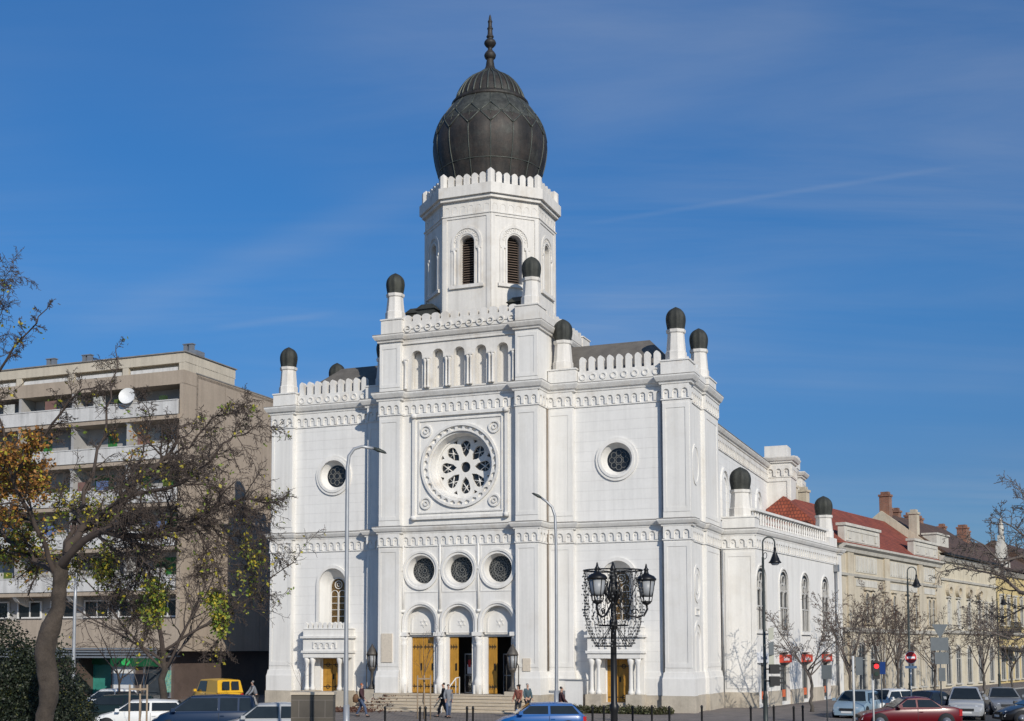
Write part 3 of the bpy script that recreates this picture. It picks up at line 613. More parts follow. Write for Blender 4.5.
for x in WX:
    g = MB(); g.T = TL; g.cap(arch(x, 4.6, .90, 7.55, 16), .085); aw = g.build('arched_window', 'glass', syn)
    t = MB(); t.T = TL; t.frame(arch(x, 4.6, .98, 7.55, 16), arch(x, 4.6, .90, 7.55, 16), -.06, .01); t.box(x - .98, x + 1.05, -.14, .02, 4.42, 4.6); t.build('surround', 'plaster', aw)
    tr = MB(); tr.T = TL; tr.box(x - .05, x + .05, .0, .08, 4.6, 6.9); tr.box(x - .88, x + .88, .0, .08, 6.0, 6.09)
    for q in (-.44, .44): tr.frame(arch(x + q, 6.1, .42, 6.75, 10), arch(x + q, 6.1, .35, 6.75, 10), .0, .08); tr.box(x + q - .02, x + q + .02, .02, .08, 4.6, 6.0)
    for q in (-.22, .22): tr.frame(arch(x + q, 7.0, .2, 7.4, 10), arch(x + q, 7.0, .15, 7.4, 10), .0, .08)
    tr.frame(circ(x, 7.75, .34, 16), circ(x, 7.75, .28, 16), .0, .08); tr.frame(arch(x, 4.6, .88, 7.5, 16), arch(x, 4.67, .80, 7.5, 16), .0, .08); tr.build('tracery', 'frame_pale', aw)
# balustrade and end turrets of the wing
bl = MB(); bl.box(13.4, 15.35, 7.62, 9.0, 10.65, 11.25); bl.box(13.35, 15.4, 7.57, 9.05, 11.25, 11.33); bl.T = TL; bl.box(WL - 2.2, WL - .2, .05, 1.4, 10.65, 11.3)
bl.box(.4, WL - 2.2, .1, .45, 10.65, 10.86); bl.box(.4, WL - 2.2, .95, 1.0, 10.6, 10.95); bl.box(.4, WL - 2.2, .08, .48, 11.68, 11.82)
k = 31
for i in range(k):
    x = .9 + (WL - 3.3) * i / (k - 1); bl.lathe([(.09, 10.9), (.09, 11.0), (.055, 11.05), (.085, 11.25), (.05, 11.5), (.085, 11.6), (.085, 11.68)], 8, x, .28)
bl.build('balustrade', 'trim', syn)
turret(14.4, 8.3, 11.33, 12.95, 14.35, .62); p = TL @ Vector((WL - 1.15, .7, 0)); turret(p.x, p.y, 11.3, 12.9, 14.3, .62)
r = MB(); r.T = TL; r.box(.3, WL, .5, 5, 10.4, 10.62); r.build('wing_roof', 'slate', syn)
mat('awning_red', (.62, .07, .035), .7, .15, 3); mat('sign_white', (.75, .76, .78), .5, .05); mat('sign_ink', (.03, .05, .12), .5, .1); mat('shop_orange', (.62, .12, .03), .5, .2, 5); mat('shop_glass', (.05, .06, .07), .1, .4, 2)
for i, x in enumerate(WX):
    g = MB(); g.T = TL; g.box(x - .95, x + .95, .32, .36, .3, 3.3); sw = g.build('shop_window', 'shop_glass', syn)
    g = MB(); g.T = TL
    for q in (-.95, -.05, .85): g.box(x + q, x + q + .1, .22, .34, .3, 2.65)
    g.box(x - .95, x + .95, .2, .34, 2.55, 2.68); g.build('frame', 'lead', sw)
    g = MB(); g.T = TL; g.box(x - .8, x + .8, .24, .3, .55, 1.0); g.build('poster', 'shop_orange', sw)
    g = MB(); g.T = TL
    if i == 0:
        g.box(x - .98, x + .98, -.08, .2, 2.7, 3.3); sg_ = g.build('shop_sign', 'sign_white', syn); g = MB(); g.T = TL
        for q, h in ((-.5, .2), (-.3, .14), (-.14, .14), (.03, .2), (.2, .14), (.36, .14), (.52, .2)): g.box(x + q, x + q + .1, -.095, -.083, 2.9, 2.9 + h)
        g.build('lettering', 'sign_ink', sg_)
    else:
        g.box(x - 1.1, x + 1.1, -.12, .1, 2.68, 3.16); aw_ = g.build('shop_sign', 'awning_red', syn); g = MB(); g.T = TL
        for q, h in ((-.55, .22), (-.38, .15), (-.2, .15), (-.02, .22), (.2, .15), (.4, .15)): g.box(x + q, x + q + .11, -.135, -.122, 2.8, 2.8 + h)
        g.build('lettering', 'sign_white', aw_)

dp = MB(); dp.T = TL; dp.tube([(WL - 1.3, -.14, .3), (WL - 1.3, -.14, 9.0)], .09, 8); dp.box(WL - 1.5, WL - 1.1, -.32, -.02, 8.9, 9.4); dp.build('rain_pipe', 'zinc', syn)
# ================================================================ ground
mat('asphalt', (.060, .060, .061), .9, .25, .3, fine=.2, bump=.3, bscale=60)
mat('kerb', (.34, .33, .31), .85, .2, 1, fine=.15)
tile_mat('paving', (.25, .21, .185), (.20, .175, .16), .4, .2, (.12, .105, .095))
g = MB(); g.add([(-900, -200, 0), (900, -200, 0), (900, 2500, 0), (-900, 2500, 0)], [(0, 1, 2, 3)]); g.build('ground', 'asphalt')['kind'] = 'structure'
HD = Vector((913, 1294)).normalized(); HN = Vector((HD.y, -HD.x)); H0 = W0 + (TL.to_3x3() @ Vector((0, 0, 0))).to_3d() if False else W0.copy()
H0 = W0 + Vector((WD.x, WD.y, 0)) * 18.7
PZ = .1
k1 = [(-24, 59.8), (20, 59.8), (22.5, 62.5)]
e1 = W0.to_2d() + WN * 5.0 + WD * 4; e2 = W0.to_2d() + WD * 18.7 + WN * 4.6; e3 = e2 + HD * 130
k1 += [(e1.x, e1.y), (e2.x, e2.y), (e3.x, e3.y)]
back = [(e3.x - 40, e3.y + 10), (0, 120), (-24, 102)]
poly = [Vector((x, y)) for x, y in k1 + back]
tri = tessellate_polygon([[p.to_3d() for p in poly]])
g = MB(); g.add([(p.x, p.y, PZ) for p in poly], [tuple(t) for t in tri]); pv = g.build('pavement', 'paving'); pv['kind'] = 'structure'; boxuv(pv)
mat('bounce_paving', (.46, .42, .37), .9, .2, .4, fine=.15)
g = MB(); g.add([(-60, -120, .004), (90, -120, .004), (90, 50, .004), (-60, 50, .004)], [(0, 1, 2, 3)]); g.build('square', 'bounce_paving')['kind'] = 'structure'  # pale ground sheet out of view, added to bounce light up onto the facade
g = MB(); g.sweep(k1, [(-.001, -.02), (.16, -.02), (.16, PZ + .006), (-.001, PZ + .006)]); g.build('kerb', 'kerb')['kind'] = 'structure'
k2 = [(-95, 66), (-29, 66), (-29, 110)]
g = MB(); g.add([(-95, 66, PZ), (-29.2, 66, PZ), (-29.2, 84, PZ), (-95, 112, PZ)], [(0, 1, 2, 3)]); pv = g.build('pavement', 'paving'); pv['kind'] = 'structure'; boxuv(pv)
g = MB(); g.sweep(k2[:2], [(-.001, -.02), (.16, -.02), (.16, PZ + .006), (-.001, PZ + .006)]); g.build('kerb', 'kerb')['kind'] = 'structure'
# ================================================================ apartment block on the left
mat('conc', (.42, .345, .27), .9, .12, .5, streak=.18, bump=.15, bscale=25, fine=.08, stain=(.33, .26, .2), stain_amt=.45, stain_scale=.3)
mat('conc_pale', (.58, .52, .42), .9, .12, .6, streak=.2, fine=.08)
mat('balcony_white', (.66, .65, .63), .85, .15, 1.2, streak=.3, fine=.1, stain=(.33, .3, .27), stain_amt=.4)
mat('back_wall', (.40, .39, .38), .9, .2, .8, fine=.1)
mat('shutter_green', (.035, .20, .045), .6, .2, 3); mat('curtain', (.55, .54, .5), .8, .3, 4, streak=.3)
mat('dark_stone', (.13, .095, .08), .6, .3, 1.2, fine=.25, stain=(.06, .045, .04), stain_amt=.5)
mat('teal', (.05, .27, .22), .4, .25, 1.2, fine=.1); mat('frame_white', (.7, .7, .69), .5, .1)
A0 = Vector(at(178, 85, 0))
ap = thing('apartment_building', 'beige concrete apartment block with long white balconies and green shutters', 'apartment block', A0, -AX)
LX = -30.0; LV = [19.25 - 3 * k for k in range(5)]
w = MB(); w.box(LX, -.02, 1.6, 20, 3.6, 22.3); w.box(LX, 0, .0, 1.7, 21.65, 22.6); w.box(LX, 0, 1.6, 20, 22.3, 22.5)
for a, b in ((-.32, 0),): w.box(a, b, 0, 1.7, 3.4, 21.7)
w.box(LX, -.3, .02, 1.7, 3.5, 5.6); w.box(-.25, 0, 1.5, 20, 3.4, 22.62); w.box(LX, 0, 19.7, 20, 3.4, 22.6)
w.build('wall', 'conc', ap)
w = MB(); w.box(-.02, .035, 1.4, 20.05, 22.58, 22.66); w.build('wall_flashing', 'coping', ap)
mat('joint', (.22, .18, .145), .9, .2)
for zz in (7.25, 10.25, 13.25, 16.25, 19.25): w = MB(); w.box(-.01, .006, 0, 20, zz - .015, zz + .015); w.build('panel_joint', 'joint', ap)
for y in (5.0, 10.0, 15.0): w = MB(); w.box(-.01, .0075, y - .015, y + .015, 3.4, 22.5); w.build('panel_joint', 'joint', ap)
w = MB(); w.box(LX, -1.2, 3.0, 20, 0, 3.5); w.box(LX, -.6, 2.0, 3.0, .0, .3); w.box(-6.5, -1.2, 1.2, 3, 0, 3.5); w.box(-12.6, -9.4, 1.3, 3, 0, 3.5); w.build('ground_floor_wall', 'dark_stone', ap)
w = MB(); w.box(LX, -.8, 1.2, 8, 22.5, 22.9); w.box(LX, -.8, 1.2, 7.5, 23.45, 24.15); w.box(LX, -1.0, 1.7, 7.3, 22.8, 23.5)
for x in (-.8, -5.6, -10.4, -15.2, -20): w.box(x - .5, x, 1.22, 7.4, 22.8, 23.5)
w.build('attic', 'conc_pale', ap)
w = MB()
for x in (-5.6, -10.4, -15.2, -20): w.box(x + .1, x + 4.1, 1.35, 1.45, 22.7, 23.2)
w.build('attic_panel', 'balcony_white', ap)
w = MB(); w.box(LX, -.7, 1.1, 7.6, 24.15, 24.22); w.build('roof_edge', 'coping', ap)
for x in (-1.6, -10.5, -13.8, -20):
    c = MB(); c.box(x - .9, x + .9, 2.4, 3.4, 24.2, 24.55); c.box(x - .35, x - .05, 2.6, 2.9, 24.5, 25.05); c.box(x + .1, x + .4, 2.6, 2.9, 24.5, 25.05); c.box(x - .4, x + .45, 2.55, 2.95, 25.05, 25.12); c.build('chimney', 'zinc', ap)
mat('hedge_dark', (.03, .06, .02), .8, .4, 9); mat('wardrobe', (.2, .13, .08), .7, .2); mat('laundry_red', (.2, .11, .09), .8, .2); mat('laundry_blue', (.1, .15, .3), .8, .2); mat('leaf_green', (.10, .14, .02), .7, .4, 9)
rr = random.Random(5)
for k, z in enumerate(LV):
    b = MB(); b.box(LX, -.32, -.12, 1.6, z, z + .3); b.build('balcony_slab', 'conc', ap)
    b = MB(); b.box(LX, -.33, -.2, -.08, z + .3, z + 1.25); b.box(LX, -.33, -.24, -.04, z + 1.25, z + 1.32)
    bp = b.build('balcony', 'balcony_white', ap)
    for x in (-4.6, -9.4, -14.2, -19.0, -23.8):
        c = MB(); c.add([(x - .15, -.1, z), (x + .15, -.1, z), (x + .15, 1.5, z), (x - .15, 1.5, z), (x - .15, 1.5, z - .7), (x + .15, 1.5, z - .7), (x - .15, .3, z - .35), (x + .15, .3, z - .35)], [(0, 1, 2, 3), (0, 6, 7, 1), (6, 4, 5, 7), (0, 3, 4, 6), (1, 7, 5, 2)]); c.build('bracket', 'balcony_white', bp)
    x = -1.2
    while x > -24:
        ww = rr.choice((.9, 1.3, 1.7, 2.1)); t = rr.random()
        f = MB(); f.frame(rect(x - ww, x, z + .4, z + 2.65), rect(x - ww + .07, x - .07, z + .47, z + 2.58), 1.52, 1.6)
        if ww > 1: f.box(x - ww / 2 - .03, x - ww / 2 + .03, 1.53, 1.59, z + .45, z + 2.6)
        fo = f.build('window', 'frame_white', ap); f = MB(); f.box(x - ww + .06, x - .06, 1.57, 1.598, z + .46, z + 2.59); f.build('pane', 'curtain' if t < .3 else 'glass', fo)
        if rr.random() < .42: f = MB(); q = ww * rr.choice((.5, 1)); f.box(x - q + .04, x - .04, 1.46, 1.515, z + rr.choice((.45, 1.4)), z + 2.62); f.build('shutter', rr.choice(('shutter_green', 'shutter_green', 'curtain')), ap)
        x -= ww + rr.choice((.5, .9, 1.5))
    for _ in range(7):
        x = rr.uniform(-16, -1); c = MB(); q = rr.random()
        if q < .4: c.box(x - .25, x + .25, -.02, .3, z + 1.33, z + 1.33 + rr.uniform(.25, .5)); c.build('plant_box', rr.choice(('leaf_green', 'hedge_dark')), ap)
        elif q < .7: c.box(x - .4, x + .4, .9, 1.3, z + .3, z + rr.uniform(1.5, 2.0)); c.build('cupboard', rr.choice(('curtain', 'back_wall', 'wardrobe')), ap)
        else: c.box(x - .5, x + .5, -.05, .0, z + 1.33, z + 2.0); c.build('laundry', rr.choice(('curtain', 'laundry_red', 'laundry_blue')), ap)
    for x in (-4.6, -9.4, -14.2):
        c = MB(); c.box(x - .12, x + .12, .05, 1.6, z + .3, z + 2.95); c.build('partition', 'back_wall', ap)
    if k in (1, 2):
        f = MB(); f.add([(-13.5, -.6, z + 2.4), (-8.2, -.6, z + 2.4), (-8.2, .6, z + 2.9), (-13.5, .6, z + 2.9)], [(0, 1, 2, 3)])
w = MB(); w.box(LX, -.02, 1.5, 1.58, 5.6, 21.7); w.build('back_wall', 'back_wall', ap)
for i in range(8):   # first floor windows above the shops
    x = -.9 - i * 3.0; f = MB(); f.frame(rect(x - 2.2, x, 5.75, 7.0), rect(x - 2.1, x - .1, 5.85, 6.9), 1.3, 1.45); f.box(x - 1.1, x - 1.03, 1.32, 1.44, 5.8, 6.95); fo = f.build('window', 'frame_white', ap)
    f = MB(); f.box(x - 2.12, x - .08, 1.4, 1.44, 5.83, 6.92); f.build('pane', 'glass', fo)
c = MB()
for i in range(4): c.box(-17, -.8, -1.5 + i * .01, -1.38 + i * .01, 2.95 + i * .19, 3.06 + i * .19)
for x in (-17, -13, -9, -5, -.9): c.box(x, x + .1, -1.45, 1.3, 3.0, 3.1); c.box(x, x + .1, -1.37, -1.3, 2.95, 3.65)
c.build('slatted_canopy', 'steel', ap)
for (a, b, nm, m) in ((-9.3, -6.6, 'shop_window', 'teal'), (-16.5, -12.7, 'shop_window', 'teal'), (-3.6, -1.5, 'shop_window', 'shop_glass'), (-6.2, -4.5, 'shop_door', 'frame_white')):
    f = MB(); yy = 2.9 if a < -6.4 else 1.15; f.box(a, b, yy, yy + .06, .3, 2.4); fo = f.build(nm, m, ap)
    f = MB(); f.frame(rect(a - .08, b + .08, .22, 2.5), rect(a, b, .3, 2.42), yy - .05, yy + .07); f.build('frame', 'teal' if m == 'teal' else 'steel', fo)
f = MB(); f.box(-6.3, -2.2, .85, 1.1, 2.35, 2.98); sb = f.build('shop_sign', mat('sign_dkgreen', (.01, .09, .035), .4, .2), ap)
f = MB(); f.lathe([(.12, 0), (.0, .24)], 3, 0, 0)
f = MB(); f.plate([(-5.3, 2.45), (-4.85, 2.4), (-4.6, 2.62), (-4.78, 2.88), (-5.12, 2.92), (-5.4, 2.75)], [], .83, .86); f.build('emblem', mat('sign_green', (.04, .55, .14), .4, .1), sb)
f = MB(); f.box(-9.6, -6.3, 2.7, 2.85, 2.45, 2.98); f.build('shop_sign', 'sign_dkgreen', ap)
f = MB(); f.box(-2.0, -1.4, 1.06, 1.12, .6, 2.1); f.build('poster', mat('poster_yg', (.35, .5, .3), .5, .5, 5, col2=(.1, .4, .4)), ap)
d = MB(); d.lathe([(.0, -.05), (.38, .0), (.6, .13)], 24, 0, 0, cap=False); dsh = d.build('satellite_dish', 'frame_white', ap); dsh.location = (-4.4, -.35, LV[0] + 1.75); dsh.rotation_euler = (radians(75), 0, radians(15))
# a further set-back block behind (top floor seen beyond the corner) keeps the skyline of the flank
# ================================================================ houses of the side street
mat('stucco', (.59, .52, .40), .9, .16, .7, streak=.25, bump=.1, bscale=12, fine=.1, stain=(.34, .24, .14), stain_amt=.6, stain_scale=.5)
mat('stucco_white', (.62, .59, .52), .88, .15, 1, streak=.25, fine=.1, stain=(.38, .33, .26), stain_amt=.5)
mat('stucco_cream', (.64, .57, .43), .9, .15, .7, streak=.25, fine=.1, stain=(.4, .3, .16), stain_amt=.5)
mat('stucco_yellow', (.60, .47, .22), .9, .15, .7, streak=.2, fine=.1)
tile_mat('roof_red', (.36, .085, .04), (.27, .065, .035), .25, .3, (.12, .03, .02))
tile_mat('roof_brown', (.15, .085, .055), (.11, .065, .045), .25, .3, (.06, .04, .03))
tile_mat('brick', (.33, .12, .06), (.26, .10, .05), .25, .08, (.3, .26, .22), msize=.012)
HA = atan2(HD.y, HD.x)
def win(par, x, z0, z1, hw, arched=False, y=-.0, glass='glass', fr='stucco_white', hood=True, m2='curtain'):
    f = MB(); fn = (lambda h_, a, b: arch(x, a, h_, b - h_, 10)) if arched else (lambda h_, a, b: rect(x - h_, x + h_, a, b))
    f.frame(fn(hw + .16, z0 - .02, z1 + .16), fn(hw, z0, z1), y - .1, y + .02)
    if hood: f.box(x - hw - .28, x + hw + .28, y - .22, y, z1 + .2, z1 + .32)
    f.box(x - hw - .24, x + hw + .24, y - .2, y, z0 - .14, z0 - .03); o = f.build('window', fr, par)
    g = MB(); g.cap(fn(hw, z0, z1), y - .012); g.build('pane', glass, o)
    g = MB(); g.box(x - .03, x + .03, y - .05, y - .014, z0, z1); g.box(x - hw, x + hw, y - .05, y - .014, z0 + (z1 - z0) * .66, z0 + (z1 - z0) * .66 + .05); g.build('glazing_bar', m2, o)
def chimney(par, x, y, z0, z1, w_=.5, d_=.5, m='brick'):
    c = MB(); c.box(x - w_, x + w_, y - d_, y + d_, z0, z1); c.box(x - w_ - .08, x + w_ + .08, y - d_ - .08, y + d_ + .08, z1 - .18, z1); c.box(x - w_ + .1, x - .05, y - d_ + .1, y + d_ - .1, z1, z1 + .25); c.box(x + .05, x + w_ - .1, y - d_ + .1, y + d_ - .1, z1, z1 + .25); o = c.build('chimney', m, par); boxuv(o)
def roof(par, prof, x0, x1, m, hip0=0, hip1=0):
    """prof: eave y,z / ridge y,z / back eave y,z"""
    (ya, za), (yb, zb), (yc, zc) = prof; r = MB()
    r.add([(x0, ya, za), (x1, ya, za), (x1 - hip1, yb, zb), (x0 + hip0, yb, zb), (x0, yc, zc), (x1, yc, zc)], [(0, 1, 2, 3), (3, 2, 5, 4), (0, 3, 4), (1, 5, 2)]); o = r.build('roof', m, par); boxuv(o)
def hx(px): k = (px - CX) / F; return (k * H0.y - H0.x) / (HD.x - k * HD.y)
L1 = hx(940); L2 = hx(996) - L1
h1 = thing('terraced_house', 'weathered beige house with white frieze panels and red roof beside the synagogue wing', 'house', H0, HA)
w = MB(); w.box(.05, L1, 0, 8.2, 0, 11.1); w.build('wall', 'stucco', h1)
for q0, q1 in ((847, 853), (884, 889), (918, 922), (935, 940)):
    w = MB(); w.box(max(.06, hx(q0)), hx(q1) - .02, -.14, .02, 0, 10.6); w.build('pilaster', 'stucco', h1)
for pr in ([(-.02, 10.6), (.2, 10.62), (.3, 10.85), (.55, 11.0), (.58, 11.15), (-.02, 11.2)], [(-.02, 8.85), (.14, 8.87), (.22, 9.05), (-.02, 9.1)], [(-.02, 4.75), (.2, 4.8), (.3, 5.05), (-.02, 5.12)]):
    w = MB(); w.sweep([(0, 0), (L1, 0)], pr); w.build('cornice', 'stucco_white', h1)
for q0, q1 in ((846, 881), (915, 939)):
    x0, x1 = hx(q0), hx(q1); w = MB(); w.box(x0, x1, .0, .5, 11.2, 12.55); w.box(x0 - .1, x1 + .1, -.12, .62, 12.55, 12.75); w.frame(rect(x0 + .3, x1 - .3, 11.45, 12.35), rect(x0 + .45, x1 - .45, 11.6, 12.2), -.05, .01)
    for k in range(3): a = x0 + .8 + k * (x1 - x0 - 2) / 2; w.box(a, a + .5, -.06, .01, 11.65, 12.15)
    w.build('attic', 'stucco_white', h1)
for q0, q1 in ((856, 877), (890, 917), (924, 935)):
    x0, x1 = hx(q0), hx(q1); w = MB(); w.box(x0, x1, -.05, .02, 9.25, 10.45); n = int((x1 - x0) / .6)
    for k in range(n): a = x0 + (k + .3) * (x1 - x0) / n; w.box(a, a + .22, -.1, -.05, 9.35, 10.35)
    w.build('frieze_panel', 'stucco_white', h1)
    w = MB(); w.box(x0, x1, -.05, .02, 8.2, 8.7); w.build('frieze_panel', 'stucco_white', h1)
for q in (866.5, 872.3, 884.5, 893.7, 907, 915.5, 928.7, 932.6): win(h1, hx(q), 5.5, 7.75, .34, True, fr='stucco')
for q in (860, 872, 886, 897, 909, 920, 931): win(h1, hx(q), .5, 3.9, .8, True, glass='shop_glass', hood=False)
roof(h1, ((-.3, 11.15), (4.7, 15.0), (8.4, 11.9)), -.2, L1, 'roof_red', 1.6, 0)
chimney(h1, 5.0, 5.4, 13, 16.2, .35, .35, 'stucco'); chimney(h1, 7.4, 5.4, 13, 16.1, .35, .35, 'stucco'); chimney(h1, 2.6, 5.2, 13, 16.2, .2, .2)
h2 = thing('terraced_house', 'cream house with oval niches under the eaves and brown roof with many brick chimneys', 'house', H0 + HD.to_3d() * (L1 + .05), HA)
w = MB(); w.box(0, L2, 0, 11, 0, 12.0); w.build('wall', 'stucco_cream', h2)
w = MB(); w.add([(0, -.2, 12), (0, 5.0, 16.0), (0, 10.2, 12), (.35, -.2, 12), (.35, 5.0, 16.0), (.35, 10.2, 12)], [(0, 2, 1), (3, 4, 5), (0, 1, 4, 3), (1, 2, 5, 4)]); w.build('gable', 'stucco_cream', h2)
for pr in ([(-.02, 11.3), (.2, 11.32), (.5, 11.7), (-.02, 11.8)], [(-.02, 9.6), (.14, 9.62), (.2, 9.8), (-.02, 9.85)], [(-.02, 4.9), (.2, 4.95), (.3, 5.2), (-.02, 5.25)]):
    w = MB(); w.sweep([(0, 0), (L2, 0)], pr); w.build('cornice', 'stucco_white', h2)
w = MB(); w.box(0, L2, -.75, -.4, 11.8, 11.98); w.build('gutter', 'iron', h2)
for q in (948, 957.5, 968, 978.5):
    x = hx(q) - L1; o = MB(); o.frame(circ(x, 8.75, .8, 20, .55), circ(x, 8.75, .5, 20, .34), -.3, .02); o.build('oval_niche', 'stucco', h2); win(h2, x, 5.5, 7.9, .45, True, fr='stucco_white', glass='curtain' if q < 960 else 'glass')
for q in (985, 990): win(h2, hx(q) - L1, 5.7, 7.8, .4)
for q in (946, 956, 967, 978, 989): win(h2, hx(q) - L1, .5, 3.8, .75, True, glass='shop_glass', hood=False)
roof(h2, ((-.7, 11.95), (5.0, 15.9), (10.5, 12)), .3, L2 + .3, 'roof_brown')
chimney(h2, .7, 4.8, 15.2, 17.5, .40, .45); chimney(h2, .4, 2.2, 12.6, 15.7, .38, .36, 'stucco')
for x in (2.5, 5, 9, 12, 20): chimney(h2, x, 5.2, 15.4, 16.55 - .02 * x, .4, .35)
w = MB(); w.box(.8, 4.6, .4, 1.6, 12.2, 13.7); w.box(.7, 4.7, .3, 1.7, 13.7, 13.85); w.build('dormer', 'stucco_white', h2)
h3 = thing('terraced_house', 'ochre yellow house with a dark balcony and shop awnings near the right edge', 'house', H0 + HD.to_3d() * (L1 + L2 + .1), HA)
w = MB(); w.box(0, 24, 0, 12, 0, 11.6); w.build('wall', 'stucco_yellow', h3)
w = MB(); w.sweep([(0, 0), (24, 0)], [(-.02, 11.0), (.2, 11.02), (.55, 11.4), (-.02, 11.6)]); w.sweep([(0, 0), (24, 0)], [(-.02, 4.9), (.2, 4.95), (.3, 5.2), (-.02, 5.25)]); w.build('cornice', 'stucco_white', h3)
for k in range(8): win(h3, 1.8 + 2.9 * k, 6.0, 8.8, .5); win(h3, 1.8 + 2.9 * k, .5, 3.8, .8, True, glass='shop_glass', hood=False)
w = MB(); w.box(.4, 5, -1.2, 0, 5.2, 5.4); w.box(.4, 5, -1.2, -1.14, 6.2, 6.27)
for k in range(24): w.box(.4 + k * .2, .43 + k * .2, -1.19, -1.16, 5.4, 6.2)
w.build('balcony', 'iron', h3)
w = MB(); w.add([(.5, -1.6, 3.3), (6, -1.6, 3.3), (6, 0, 3.8), (.5, 0, 3.8), (.5, -1.6, 3.2), (6, -1.6, 3.2), (6, 0, 3.7), (.5, 0, 3.7)], [(0, 1, 2, 3), (4, 7, 6, 5), (0, 4, 5, 1), (0, 3, 7, 4), (1, 5, 6, 2)]); w.build('awning', 'iron', h3)
roof(h3, ((-.6, 11.6), (6, 15.6), (12, 11.6)), 0, 24, 'roof_brown')
w = MB(); w.box(1.5, 5, .0, .5, 11.6, 13.0); w.box(2.0, 4.4, .0, .5, 13.0, 14.2); w.lathe([(1.3, 0), (.9, .5), (.0, .9)], 12, 3.2, .25, cap=False)
w = MB(); w.plate([(1.2, 11.6), (6.4, 11.6), (6.2, 12.6), (5.4, 12.9), (5.2, 14.0), (4.4, 14.6), (3.2, 14.6), (2.4, 14.0), (2.2, 12.9), (1.4, 12.6)], [], 0, .5); w.box(3.3, 4.3, .0, .5, 14.6, 15.2); w.lathe([(.22, 15.2), (.3, 15.6), (.25, 16.4), (.12, 16.6), (.16, 16.8), (.05, 17.0)], 10, 3.8, .25); w.build('gable_ornament', 'stucco_white', h3)
chimney(h3, 7.5, 5, 14.6, 16.6); chimney(h3, 12, 6, 14.6, 16.6)
h4 = thing('terraced_house', 'far grey-beige house at the end of the street row, mostly hidden by branches', 'house', H0 + HD.to_3d() * (L1 + L2 + 24.2), HA)
w = MB(); w.box(0, 45, 0, 12, 0, 12.6); w.build('wall', 'stucco', h4); roof(h4, ((-.6, 12.6), (6, 16.4), (12, 12.6)), 0, 45, 'roof_brown')
for k in range(12): win(h4, 2 + 3.4 * k, 6.2, 8.8, .55); win(h4, 2 + 3.4 * k, .6, 3.6, .8, glass='shop_glass', hood=False)
# ================================================================ trees and shrubs
mat('bark', (.082, .064, .05), .92, .5, 3, streak=.3, bump=.6, bscale=18, fine=.3)
mat('bark_grey', (.12, .105, .09), .92, .3, 4, bump=.5, bscale=20, fine=.25)
mat('twig', (.075, .056, .046), .9, .3, 3); mat('twig_grey', (.13, .105, .09), .9, .3, 3)
def leafmat(n, c, c2):
    m = mat(n, c, .6, .35, 6, fine=.25, col2=c2)
    b = m.node_tree.nodes['Principled BSDF']; b.inputs['Subsurface Weight'].default_value = 0; return m
leafmat('leaf_yellow', (.48, .36, .03), (.34, .34, .03)); leafmat('leaf_orange', (.40, .17, .03), (.28, .12, .02)); leafmat('leaf_green', (.20, .26, .03), (.12, .19, .02)); leafmat('yew', (.020, .032, .013), (.010, .018, .008)); leafmat('yew_light', (.07, .075, .014), (.04, .05, .01)); leafmat('dry_leaf', (.14, .06, .035), (.09, .04, .025)); leafmat('hedge', (.055, .07, .022), (.075, .06, .025))
def leaf(vs, fs, p, s, R):
    a = Vector((R.gauss(0, 1), R.gauss(0, 1), R.gauss(0, 1))).normalized(); b = a.orthogonal().normalized(); b = (b * R.uniform(-1, 1) + a.cross(b) * R.uniform(-1, 1)).normalized(); b = (b - a * b.dot(a)).normalized()
    o = len(vs); vs += [tuple(p), tuple(p + a * s * .5 + b * s * .34), tuple(p + a * s * 1.05), tuple(p + a * s * .5 - b * s * .34)]; fs.append((o, o + 1, o + 2, o + 3))
def leafobj(name, pts, mats, idx, sizes, par, R):
    vs = []; fs = []
    for p, s in zip(pts, sizes): leaf(vs, fs, p, s, R)
    me = bpy.data.meshes.new(name); me.from_pydata(vs, [], fs); me.polygons.foreach_set('material_index', idx)
    for m in mats: me.materials.append(MATS[m])
    o = bpy.data.objects.new(name, me); COL.objects.link(o); o.parent = par; return o
def branch(mb, p, d, Ln, r, lvl, R, tips, prm):
    n = max(3, int(Ln / prm['seg'])) if lvl < prm['max'] else 3
    pts = [Vector(p)]; rad = [r]; d = d.normalized(); end = prm['end'] if lvl < prm['max'] else .35
    for i in range(n):
        w = prm['wig'] * (1 if lvl else .6)
        d = (d + Vector((R.gauss(0, w), R.gauss(0, w), R.gauss(0, w))) + Vector((0, 0, prm['up'][min(lvl, len(prm['up']) - 1)]))).normalized()
        pts.append(pts[-1] + d * Ln / n); rad.append(max(prm['rmin'], r * (1 - (1 - end) * (i + 1) / n)))
    mb.tube(pts, rad, 7 if lvl == 0 else (5 if r > .03 else 3), cap=False)
    grow_on(mb, pts, rad, Ln, lvl, R, tips, prm)
